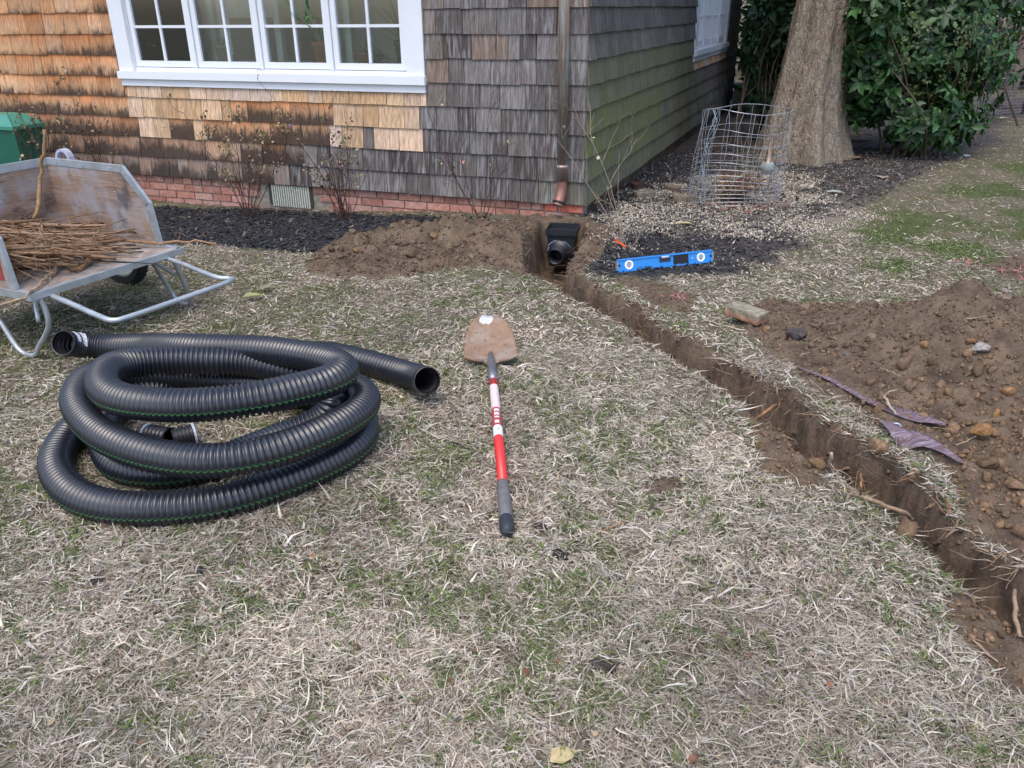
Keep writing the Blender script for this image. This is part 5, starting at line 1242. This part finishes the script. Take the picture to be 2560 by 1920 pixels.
shrub(372, 492, .95, 9, .42, 'rose bush rising just past the right side panel of the cart', 130, PU+YL, GR_)
shrub(622, 542, .98, 16, .55, 'fullest rose bush with many tan leaves in front of the wall vent', 420, YL, GR_)
shrub(862, 548, .95, 15, .6, 'rose bush with small purplish leaves below the right end of the long window', 300, YL+PU, GR_)
shrub(1212, 556, .92, 7, .3, 'nearly leafless rose bush left of the downspout with two pinkish leaves', 12, [(.45,.22,.15), (.40,.36,.15), (.3,.2,.15)], GR_, dirs=[(-.75, 1.0), (.18, 1.05), (.45, .7), (-.45, .75), (-.15, .6), (.3, .45), (-1.0, .55)], r0=.005)
shrub(1565, 617, .86, 7, .25, 'bare pale stemmed sapling with several twigs on the grit by the house corner', 10, [(.42,.38,.28)], None, lean=False, col=(.26,.20,.16), r0=.0042, name='bare_sapling', cat='sapling', dirs=[(-.75, 1.05), (-.12, 1.2), (.05, .75), (.5, .55), (-.3, .5), (.8, .35), (-.9, .5)])

# ------------------------------------------------------------------ caged azalea
cg = atg(1832, 505); CR = .36
caz = thing('azalea', atg(1838, 512), 'low sprawling azalea with rust red and olive leaves inside the wire cage', 'shrub')
tips = []; B = MB()
for i in range(34):
    a_ = rng.uniform(0, 6.28); d = np.array([math.cos(a_)*1.0, math.sin(a_)*1.0, rng.uniform(.6, 1.5)]); d /= np.linalg.norm(d)
    grow(B, atg(1838, 508), d, rng.uniform(.14, .34), .003, 1, tips, (.12,.075,.05), False)
grow(B, atg(1795, 500), (-.1, 0, 1), .42, .003, 1, tips, (.12,.07,.05), False)
B.build('stems', MSTEM, caz, kind='stuff')
nl = 800; idx = rng.integers(0, len(tips), nl); P = np.array([tips[i][0] for i in idx])+rng.normal(0, .018, (nl, 3)); sz = rng.uniform(.015, .034, nl)
V, Fl = scatter(LEAFV, LEAFF, P, rotm(rng.normal(0, .8, nl), rng.uniform(-1, 1, nl), rng.uniform(0, 6.3, nl)), np.stack([sz, sz*.45, sz], -1))
cols_ = np.array([(.30,.075,.045), (.16,.05,.035), (.13,.12,.045), (.22,.13,.06), (.09,.10,.04), (.38,.18,.10)]); cc = cols_[rng.integers(0, 6, nl)]*rng.uniform(.6, 1.2, (nl, 1))
mk('leaves', V, Fl, MRLEAF, caz, col=np.repeat(cc, 8, 0), kind='stuff')
nl = 160; c_ = atg(1838, 520); x = c_[0]+rng.normal(0, .16, nl); y = c_[1]+rng.normal(0, .12, nl); sz = rng.uniform(.02, .05, nl)
V, Fl = scatter(LEAFV, LEAFF, np.stack([x, y, samp(FH, x, y)+.015], -1), rotm(rng.normal(0, .5, nl), rng.normal(0, .5, nl), rng.uniform(0, 6.3, nl)), np.stack([sz, sz*.5, sz], -1))
mk('leaf_litter', V, Fl, MLEAF, col=np.repeat(np.array([.20,.095,.065])*rng.uniform(.5, 1.5, (nl, 1)), 8, 0), kind='stuff', label='reddish dead leaves on the ground inside the wire cage', cat='leaf litter')
B = MB(); B.cur = (.34,.31,.17)
for i in range(7):
    b0 = atg(1868, 478); wig(b0+np.array([rng.normal(0, .01), 0, 0]), (rng.normal(0, .18), 0, 1), rng.uniform(.3, .5), .002, .04, 6, 0, .6, (.36,.33,.2), B, 4)
B.build('dry_stalks', MSTEM, label='tuft of pale upright dry stalks behind the azalea in the cage', cat='dry stalks')

MWIRE = attrmat('galvanised wire', .4, .2, 30, metal=.5)
cage = thing('wire_cage', cg, 'cylindrical galvanised wire mesh cage leaning around the red leaved azalea', 'wire cage')
def cgp(a_, h):     # h metres
    h = max(h, 0.)
    lean = np.array([.06, .03, 0])*(h/.8)**1.3; rr = CR*(1+.04*math.sin(2*a_+1)+.015*math.sin(5*a_+h*4))*(1-.06*h)
    return cg+np.array([math.cos(a_)*rr, math.sin(a_)*rr*.85, h])+lean+np.array([.012*math.sin(7*a_+h*9), .01*math.sin(5*a_+3*h), .012*math.sin(3*a_+h*4)+.018*math.sin(a_*2)*h])
htop = 0
for hh in np.arange(.5, 1.1, .01):
    if pr(cgp(-1.57, hh))[1] < 290: htop = hh; break
hs_l = list(np.array([.03, .07, .11, .15, .195, .24, .285, .34, .40, .47, .56, .66, .80, 1.0])*htop)
for i, hh in enumerate(hs_l):
    B = MB(); B.cur = (.36,.38,.41); B.tube([cgp(a_, hh) for a_ in np.linspace(0, 2*math.pi, 57)[:-1]], .0020 if i < 13 else .0030, 5, closed=True, cap=False); B.build('ring_wire', MWIRE, cage)
for i in range(22):
    a_ = 2*math.pi*i/22+.1; k_ = rng.normal(0, .022, 8); 
    B = MB(); B.cur = (.36,.38,.41); B.tube([cgp(a_+k_[j], hh) for j, hh in enumerate(np.linspace(-.03, htop, 8))], .0019, 5); B.build('upright_wire', MWIRE, cage)
for i in range(4):
    B = MB(); B.cur = (.34,.42,.48); P = [cgp(math.pi+.55+rng.normal(0, .05), hh)+rng.normal(0, .008, 3) for hh in np.linspace(.02, htop*.99, 10)]; B.tube(P, .0022, 5); B.build('seam_wire', MWIRE, cage)

# garden gnome ornament: grey ball with copper cone hat
gn = atg(1916, 436); gno = thing('garden_ornament', gn, 'small grey stone ball ornament with a copper cone on top beside the tree roots', 'ornament')
B = MB(); B.cur = (.27,.31,.30); rb = .068; B.lathe(gn, [(.001, 0)]+[(rb*math.sin(q), rb-rb*math.cos(q)) for q in np.linspace(.2, 3.0, 14)]+[(.001, 2*rb)], 24); B.build('ball', attrmat('pale stone', .8, .2, 30, .3, 60), gno, smooth=True)
B = MB(); B.cur = (.52,.30,.19); B.lathe(gn+up3*(2*rb-.015), [(.042, 0), (.036, .01), (.022, .07), (.010, .14), (.001, .19)], 24); B.build('cone', attrmat('copper cone', .32, .1, 20, metal=.85), gno, smooth=True)

# ------------------------------------------------------------------ big tree
tb = atg(1998, 412); tb = np.array([3.07, 8.95, 0.]); tz = H(tb[0], tb[1]); tb[2] = tz
tree = thing('tree', tb, 'thick pale barked tree trunk with flaring roots beside the evergreen shrub', 'tree')
nh, na = 150, 130; Vt = []
zs = np.concatenate([np.linspace(-.12, 2.2, 125), np.linspace(2.25, 4.6, 25)])
aa = np.linspace(0, 2*np.pi, na, endpoint=False)
for z in zs:
    r = .275+.15*math.exp(-max(z, 0)/.55)+.045*math.exp(-z/1.3) - .01*z
    fl = math.exp(-max(z, 0)/.55)
    ridge = (.10*np.maximum(0, np.cos(aa*5+1.1+.25*z))**2+.05*np.cos(aa*8-z*.5))*fl + .018*np.cos(aa*7+z*.8)+.012*np.cos(aa*11-z)
    bark = np.abs(fbm(aa*14+z*.9, z*2.2*np.ones(na)+np.sin(aa)*1.1, 1.0, 4, 300))*.055+fbm(np.cos(aa)*6, np.sin(aa)*6+z*7, 1.6, 3, 310)*.022
    seam = -.055*np.exp(-((aa-5.55)/.07)**2)*math.exp(-max(0, z-.2)/.9)-.05*np.exp(-((aa-4.1)/.06)**2)*math.exp(-z/.35)
    rr = r+ridge-bark+seam
    cx = tb[0]+.02*max(z, 0)+.022*z*z; cy = tb[1]+.02*z
    Vt.append(np.stack([cx+rr*np.cos(aa), cy+rr*np.sin(aa)*.95, np.full(na, z+tz)], -1))
Vt = np.concatenate(Vt); I = np.arange(nh*na).reshape(nh, na); J = np.roll(I, -1, 1)
Ft = np.stack([I[:-1], J[:-1], J[1:], I[1:]], -1).reshape(-1, 4)
t = NT('tree bark'); n1 = t.noise(1., t.pos((26, 26, 9)), 7, .7, .8); n2 = t.noise(4.5, detail=5); n3 = t.noise(1., t.pos((60, 60, 22)), 5, .65); v1 = t.vor(1., t.pos((30, 30, 11)), 'DISTANCE_TO_EDGE')
c = t.mix(t.ramp(n1, [(.32, 0), (.62, 1)]), (.11,.088,.068), (.34,.28,.22)); c = t.mix(t.ramp(n2, [(.42, 0), (.68, .55)]), c, (.23,.21,.16))
c = t.mix(t.ramp(n3, [(.55, 0), (.75, .5)]), c, (.42,.37,.31)); c = t.mix(t.ramp(n1, [(.26, .85), (.40, 0)]), c, (.045,.034,.027))
t.bump(t.math('ADD', t.math('ADD', n1, t.math('MULTIPLY', n3, .7)), t.math('MULTIPLY', t.ramp(v1, [(0, 0), (.12, 1)]), .4)), .75, .03)
MBARK = t.fin(c, .95, 0, .15)
mk('trunk', Vt, Ft, MBARK, tree, smooth=True)
# limbs and crown high above the frame
B = MB(); tipsT = []; topc = np.array([tb[0]+.02*4.5+.44, tb[1]+.09, 4.5+tz])
for i in range(7):
    a_ = i*.9+.3; d = np.array([math.cos(a_), math.sin(a_), 1.1]); d /= np.linalg.norm(d); P = [topc-up3*.2]
    for j in range(7): d = d+rng.normal(0, .12, 3); d /= np.linalg.norm(d); P.append(P[-1]+d*.65); tipsT.append(P[-1])
    B.tube(P, np.linspace(.16, .03, 8), 8, (.22,.18,.14))
    for j in range(5):
        q = P[rng.integers(2, 7)]; dd = rng.normal(0, 1, 3)+up3*.5; wig(q, dd, 1.6, .03, .2, 7, .3, .2, (.20,.16,.12), B, 5)
B.build('limbs', attrmat('limb bark', .9, .3, 20, .4, 50), tree)

# ------------------------------------------------------------------ broad leaved evergreen shrubs
t = NT('glossy evergreen leaf'); A = t.attr('Col').outputs[0]
c = t.mix(1.0, A, t.ramp(t.noise(40), [(.3, .8), (.7, 1.2)]), 'MULTIPLY'); t.fin(c, .42, 0, .4)
tr = t.n('ShaderNodeBsdfTranslucent'); t.set(tr.inputs[0], t.mix(1., A, (1.2, 1.6, .5), 'MULTIPLY')); ms = t.n('ShaderNodeMixShader'); ms.inputs[0].default_value = .15
t.t.links.new(t.b.outputs[0], ms.inputs[1]); t.t.links.new(tr.outputs[0], ms.inputs[2]); t.t.links.new(ms.outputs[0], t.out.inputs[0])
MEVER = t.m
def whorls(C0, D0, nper, L, cols, wl_=.42):
    n = len(C0); C_ = np.repeat(C0, nper, 0); N_ = len(C_)
    az = np.tile(np.arange(nper)*2*np.pi/nper, n)+np.repeat(rng.uniform(0, 6.3, n), nper)+rng.normal(0, .25, N_)
    pitch = rng.normal(.25, .35, N_)
    D = D0/np.linalg.norm(D0, axis=1)[:, None]; a = np.cross(D, np.array([.1, .2, 1.])); a /= np.linalg.norm(a, axis=1)[:, None]; b2 = np.cross(D, a)
    D = np.repeat(D, nper, 0); a = np.repeat(a, nper, 0); b2 = np.repeat(b2, nper, 0)
    rad_ = a*np.cos(az)[:, None]+b2*np.sin(az)[:, None]
    X = rad_*np.cos(pitch)[:, None]+D*np.sin(pitch)[:, None]; X[:, 2] -= .22; X /= np.linalg.norm(X, axis=1)[:, None]
    Zn = D*np.cos(pitch)[:, None]-rad_*np.sin(pitch)[:, None]+np.array([0, 0, .35]); Y = np.cross(Zn, X); Y /= np.linalg.norm(Y, axis=1)[:, None]; Zn = np.cross(X, Y)
    Rm = np.stack([X, Y, Zn], -1)
    sz = L*rng.uniform(.5, 1.25, N_)*np.repeat(rng.uniform(.7, 1.2, n), nper)
    S = np.stack([sz, sz*wl_*rng.uniform(.85, 1.15, N_), sz*rng.uniform(.7, 1.3, N_)], -1)
    V, Fl = scatter(LEAFV, LEAFF, C_+X*.01, Rm, S)
    cc = cols[rng.integers(0, len(cols), N_)]*rng.uniform(.6, 1.35, (N_, 1))*np.repeat(rng.uniform(.65, 1.3, (n, 1)), nper, 0)
    return V, Fl, cc
EV = np.array([(.030,.078,.024), (.046,.108,.032), (.020,.055,.019), (.058,.128,.038), (.032,.085,.032)])
EV2 = np.array([(.018,.05,.02), (.028,.07,.025), (.013,.038,.016)])
YG = np.array([(.07,.11,.03), (.05,.09,.025), (.09,.12,.035)])
def ell(n, c, r, shell=.55, zmin=None):
    d = rng.normal(0, 1, (n, 3)); d /= np.linalg.norm(d, axis=1)[:, None]; q = shell+(1-shell)*rng.random(n)**.6
    nz = 1+.28*fbm(d[:, 0]*2+c[0], d[:, 1]*2+d[:, 2]*2.7, 1.5, 3, 400)*2
    return c+d*q[:, None]*nz[:, None]*r, d
def bush(name, base, parts_, L, cols, label, cat, indiv=0, small=None, group=None, nper=6, wood=30):
    root = thing(name, base, label, cat, group); Cs, Ds = [], []
    for (n, c, r, sh) in parts_:
        P, d = ell(n, np.array(c), np.array(r), sh); k_ = (P[:, 2] > base[2]+.06) & (fbm(P[:, 0]*1.0+P[:, 2]*.35, P[:, 1]*.5+P[:, 2]*1.0, 2.3, 2, 77) > -.17); Cs.append(P[k_]); Ds.append(d[k_]*np.array([1, 1, .8])+np.array([0, 0, .25]))
    Cc = np.concatenate(Cs); Dc = np.concatenate(Ds)
    V, Fl, cc = whorls(Cc, Dc, nper, L, cols)
    cent = V.reshape(-1, 8, 3).mean(1); nL = len(cent)
    if indiv:
        v = cent-CAM; z = v@cf; px = 1280+F*(v@cr)/z; py = 960-F*(v@cu)/z
        dist = np.linalg.norm(v, axis=1)+np.where((px > 0) & (px < 2560) & (py > 0), 0, 100); order = np.argsort(dist)
        sel = order[:indiv]; rest = order[indiv:]
        V8 = V.reshape(-1, 8, 3)
        for i in sel: mk('leaf', V8[i], LEAFF, MEVER, root, col=cc[i])
        nr = len(rest); V = V8[rest].reshape(-1, 3); Fl = (LEAFF[None]+(np.arange(nr)*8)[:, None, None]).reshape(-1, 3); cc = cc[rest]
    mk('foliage', V, Fl, MEVER, root, col=np.repeat(cc, 8, 0), kind='stuff')
    if small:
        P, d = ell(small[0], np.array(small[1]), np.array(small[2]), .8); V, Fl, cc = whorls(P, d+np.array([0, 0, .5]), 6, small[3], YG, .5)
        mk('young_shoots', V, Fl, MEVER, root, col=np.repeat(cc, 8, 0), kind='stuff')
    B = MB()
    for i in range(wood):
        q = Cc[rng.integers(len(Cc))]; b0 = np.array(base)+np.array([rng.normal(0, .12), rng.normal(0, .1), 0]); m_ = (b0+q)/2+rng.normal(0, .12, 3)
        B.tube(catmull([b0, m_, q], .15), np.linspace(.014, .004, len(catmull([b0, m_, q], .15))), 6, (.10,.075,.055))
    B.build('branches', MSTEM, root, kind='stuff')
    return root
eb = atg(2180, 405)
bush('evergreen_shrub', (4.25, 9.1, H(4.25, 9.1)), [(760, (4.3, 9.35, 1.15), (.95, .75, .95), .6), (330, (4.05, 8.95, .62), (.60, .5, .42), .6), (600, (4.5, 9.4, 2.1), (.98, .8, .9), .55), (110, (4.85, 9.8, 1.55), (.42, .5, .6), .5), (200, (3.56, 8.75, 1.3), (.30, .22, .75), .5), (80, (3.42, 8.45, 1.5), (.22, .15, .40), .4), (330, (4.25, 8.9, .42), (.62, .35, .34), .3), (420, (4.45, 9.6, 1.3), (.75, .5, .95), .1)], .115, EV,
     'large glossy broad leaved evergreen shrub to the right of the tree trunk', 'shrub', 300, (420, (4.15, 8.95, 1.35), (.85, .55, .8), .045))
bush('evergreen_shrub', (2.95, 10.0, H(2.95, 10.0)), [(380, (3.22, 10.1, 1.15), (.50, .5, 1.0), .5), (110, (3.02, 9.65, 1.6), (.26, .35, .5), .5), (200, (3.3, 10.3, .9), (.42, .3, .9), .1), (300, (3.75, 11.2, 1.2), (.5, .4, 1.2), .2), (260, (3.62, 12.5, 1.4), (.4, .4, 1.4), .2)], .12, EV2,
     'dark evergreen shrub wedged between the side wall and the tree trunk', 'shrub', 120)
bush('evergreen_shrub', (6.6, 11.3, H(6.6, 11.3)), [(150, (6.6, 11.4, 1.6), (.8, .5, .5), .3)], .13, EV2, 'thin dark branches of a further evergreen shrub at the upper right edge', 'shrub', 0, wood=1)
# far masses that close the view
B_ = []; 
P = np.stack([rng.uniform(2.5, 6.0, 3400), rng.uniform(12.4, 14.4, 3400), rng.uniform(0, 3.2, 3400)], -1); P[:, 1] += P[:, 0]*.15
kk = ~inside_house(P[:, 0], P[:, 1], .3); P = P[kk]
V, Fl, cc = whorls(P, np.tile(np.array([0, -1, .4]), (len(P), 1))+rng.normal(0, .3, (len(P), 3)), 6, .17, EV2)
mk('hedge', V, Fl, MEVER, col=np.repeat(cc, 8, 0), kind='stuff', label='dark evergreen hedge far behind the tree trunk', cat='hedge')
n_ = 15000; x = rng.uniform(6.0, 18, n_); y = 17+rng.uniform(0, 5, n_)-(x-8)*.25; z0 = 0
Lr = rng.uniform(.8, 2.6, n_); az = rng.uniform(0, 6.3, n_)
V, Fl = scatter(BOXV+np.array([.5, 0, 0]), BOXF, np.stack([x, y, np.zeros(n_)+rng.uniform(0, 1.4, n_)], -1), rotm(np.zeros(n_), -rng.normal(.85, .35, n_), az), np.stack([Lr, np.full(n_, .016), np.full(n_, .012)], -1))
cc = np.array([(.55,.49,.42), (.46,.40,.34), (.64,.58,.50), (.30,.25,.21)])[rng.integers(0, 4, n_)]*rng.uniform(.7, 1.2, (n_, 1))
mk('brush', V, Fl, attrmat('dry brush stems', .85, .15, 10, trans=.2), col=np.repeat(cc, 8, 0), kind='stuff', label='pale dry brush and reeds far behind the wire fence', cat='brush')
# far screen of trees on the remaining horizon, out of frame to the right
P = np.stack([rng.uniform(-30, 40, 3000), rng.uniform(28, 33, 3000), rng.uniform(0, 7, 3000)], -1)
V, Fl, cc = whorls(P, rng.normal(0, .5, (len(P), 3))+np.array([0, -1, .3]), 5, .95, EV2*1.3+np.array([.03,.02,.015]))
mk('woods', V, Fl, MEVER, col=np.repeat(cc, 8, 0), kind='stuff', label='dense woods closing the view behind house and brush', cat='woods')
# tangled bare twigs in front of the brush
B = MB(); tp = []
for i in range(18):
    b0 = np.array([rng.uniform(6.2, 9.0), rng.uniform(11.6, 12.4), rng.uniform(.9, 2.0)]); wig(b0, (rng.normal(-.3, 1), rng.normal(0, .4), rng.normal(.1, .5)), rng.uniform(.5, 1.6), .009, .22, 10, .4, .3, (.045,.035,.03), B, 5)
for i in range(60):
    b0 = np.array([rng.uniform(5.8, 9.0), rng.uniform(11.6, 12.8), rng.uniform(.3, 1.9)]); wig(b0, (rng.normal(0, 1), rng.normal(0, .4), rng.normal(.2, .6)), rng.uniform(.3, .9), .004, .25, 8, .4, .3, (.09,.07,.055), B, 4)
B.build('bare_shrub', MSTEM, kind='stuff', label='tangle of bare dark twigs in front of the far brush', cat='twigs')

# thin leaning trunk and wire fence at the far right
B = MB(); q0 = atg(2528, 282); q0 = np.array([7.62, 13.3, 0.]); 
tt = thing('young_tree', (q0[0], q0[1], 0), 'thin leaning tree trunk behind the far wire fence at the right edge', 'tree')
B.cur = (.16,.13,.115); B.tube(catmull([q0, q0+np.array([.10, 0, .7]), q0+np.array([.36, 0, 1.5]), q0+np.array([.8, .1, 3.2])], .1), .10, 14); B.build('trunk', attrmat('young bark', .9, .3, 15, .4, 40), tt, smooth=True)
B = MB()
for i in range(12): wig(q0+np.array([.8, .1, 3.1]), rng.normal(0, 1, 3)+up3, 1.5, .04, .2, 8, .3, .2, (.14,.11,.09), B, 6)
B.build('branches', MSTEM, tt, kind='stuff')
fen = thing('wire_fence', (7.0, 12.7, 0), 'low wire mesh garden fence with dark posts at the far right', 'fence')
pa = np.array([5.9, 12.15, 0]); pb = np.array([10.5, 13.35, 0])
for f in (.02, .345, .68, .99):
    B = MB(); B.cur = (.035,.035,.05); q = pa+(pb-pa)*f; B.tube([q, q+up3*.80], .018, 8); B.box(q+up3*.815, ((1,0,0), (0,1,0), up3), (.02, .02, .012)); B.build('post', attrmat('fence post', .6), fen)
for i, z in enumerate([.06, .10, .14, .18, .22, .26, .31, .36, .42, .50, .60, .72]):
    B = MB(); B.cur = (.26,.27,.33) if i < 9 else (.20,.25,.20); B.tube([pa+(pb-pa)*f+up3*(z+rng.normal(0, .004))+np.array([0, rng.normal(0, .01), 0]) for f in np.linspace(0, 1, 24)], .0035, 4); B.build('wire', MWIRE, fen)
B = MB(); B.cur = (.2,.21,.25)
for f in np.linspace(.01, .99, 42): B.tube([pa+(pb-pa)*f+up3*.03, pa+(pb-pa)*f+up3*.74], .0022, 4)
B.build('cross_wires', MWIRE, fen, kind='stuff')
# small box lid by the end of the side wall
q = atg(1838, 268); q = hit(1838, 250, K+nS*.12, nS); 
bxx = thing('utility_box', (q[0], q[1], 0), 'small pale utility box with dark green lid by the far side wall', 'box')
B = MB(); B.cur = (.30,.27,.24); B.box((q[0]+.1, q[1], .16), (wr, nS, up3), (.16, .12, .17)); B.build('body', attrmat('box body', .8), bxx)
B = MB(); B.cur = (.02,.075,.06); B.box((q[0]+.1, q[1], .36), (wr, nS, up3), (.19, .15, .028)); B.build('lid', attrmat('green lid', .5), bxx)

# ------------------------------------------------------------------ house plants on the window board
MPOT = attrmat('glazed and clay pots', .6, .25, 60, .3, 90, spec=.4)
MPL = attrmat('house plant', .5, .2, 40, trans=.2)
ZB = 1.108
def pot(px, py, r, h, col, label, kind_, cat='potted plant', d=-.10):
    q = hit(px, py, K+nF*d, nF); c_ = np.array([q[0], q[1], ZB]); root = thing('potted_plant', c_, label, cat, 'pot plants on the window board')
    B = MB(); B.cur = col; B.lathe(c_, [(.001, 0), (r*.72, 0), (r*.95, h*.78), (r*1.08, h*.79), (r*1.10, h), (r*.95, h), (r*.9, h*.9), (.001, h*.88)], 20); B.build('pot', MPOT, root, smooth=True)
    B = MB(); t0 = c_+up3*h*.88
    def blade(d, L, w, droop, col):
        d = np.array(d, float); d /= np.linalg.norm(d); s_ = np.cross(d, up3); s_ /= np.linalg.norm(s_)+1e-6; P = []
        for j in range(7):
            f = j/6; p = t0+d*L*f-up3*droop*L*f*f; ww = w*math.sin(math.pi*min(1, .22+f*.78))+.0004; P += [p-s_*ww, p+up3*(-ww*.3), p+s_*ww]
        Fs = [];
        for j in range(6): Fs += [(3*j, 3*j+1, 3*j+4, 3*j+3), (3*j+1, 3*j+2, 3*j+5, 3*j+4)]
        B.add(P, Fs, col)
    if kind_ == 'rosette':
        for i in range(26): a_ = i*2.4; e = .35+.9*(i/26); blade((math.cos(a_), math.sin(a_)*.7, e), .05+.05*(1-i/26)+.02, .018, .1, (.16*rng.uniform(.7,1.3),.34,.09))
    if kind_ == 'spider':
        for i in range(22): a_ = rng.uniform(0, 6.28); blade((math.cos(a_), math.sin(a_)*.4, rng.uniform(.5, 1.6)), rng.uniform(.18, .36), .006, rng.uniform(.4, 1.1), (.28,.40,.18))
    if kind_ == 'strap':
        for i in range(14): a_ = rng.uniform(0, 6.28); blade((math.cos(a_), math.sin(a_)*.4, rng.uniform(1, 2.4)), rng.uniform(.4, .75), .013, rng.uniform(.2, .8), (.20,.40,.14))
    if kind_ == 'aloe':
        for i in range(6): a_ = rng.uniform(0, 6.28); blade((math.cos(a_)*.4, math.sin(a_)*.3, 1), rng.uniform(.10, .20), .008, .05, (.30,.46,.2))
    if kind_ == 'ruffle':
        for i in range(60): a_ = rng.uniform(0, 6.28); blade((math.cos(a_), math.sin(a_)*.6, rng.uniform(.1, 1.4)), rng.uniform(.06, .17), .022, .4, (.40,.50,.47))
    B.build('foliage', MPL, root, kind='stuff')
pot(398, 150, .062, .105, (.05,.38,.32), 'rosette succulent in a glittery green pot, leftmost on the window board', 'rosette')
pot(560, 150, .062, .135, (.42,.29,.22), 'spider plant in a speckled clay pot behind the second casement', 'spider')
pot(805, 155, .065, .165, (.48,.17,.06), 'strappy plant in a bright orange clay pot behind the third casement', 'strap')
pot(912, 158, .055, .085, (.42,.17,.09), 'small aloe in a low terracotta pot behind the fourth casement', 'aloe', d=-.13)
pot(940, 158, .06, .05, (.25,.27,.27), 'grey ruffled leaf plant behind the small aloe', 'ruffle', d=-.27)
pot(1010, 158, .07, .17, (.12,.12,.12), 'tall plant with long arching green leaves at the right end of the window', 'strap', d=-.32)
print('tris', sum(sum(len(p.vertices)-2 for p in o.data.polygons) if len(o.data.polygons) < 5000 else len(o.data.polygons)*(len(o.data.polygons[0].vertices)-2) for o in bpy.data.objects if o.type == 'MESH'))
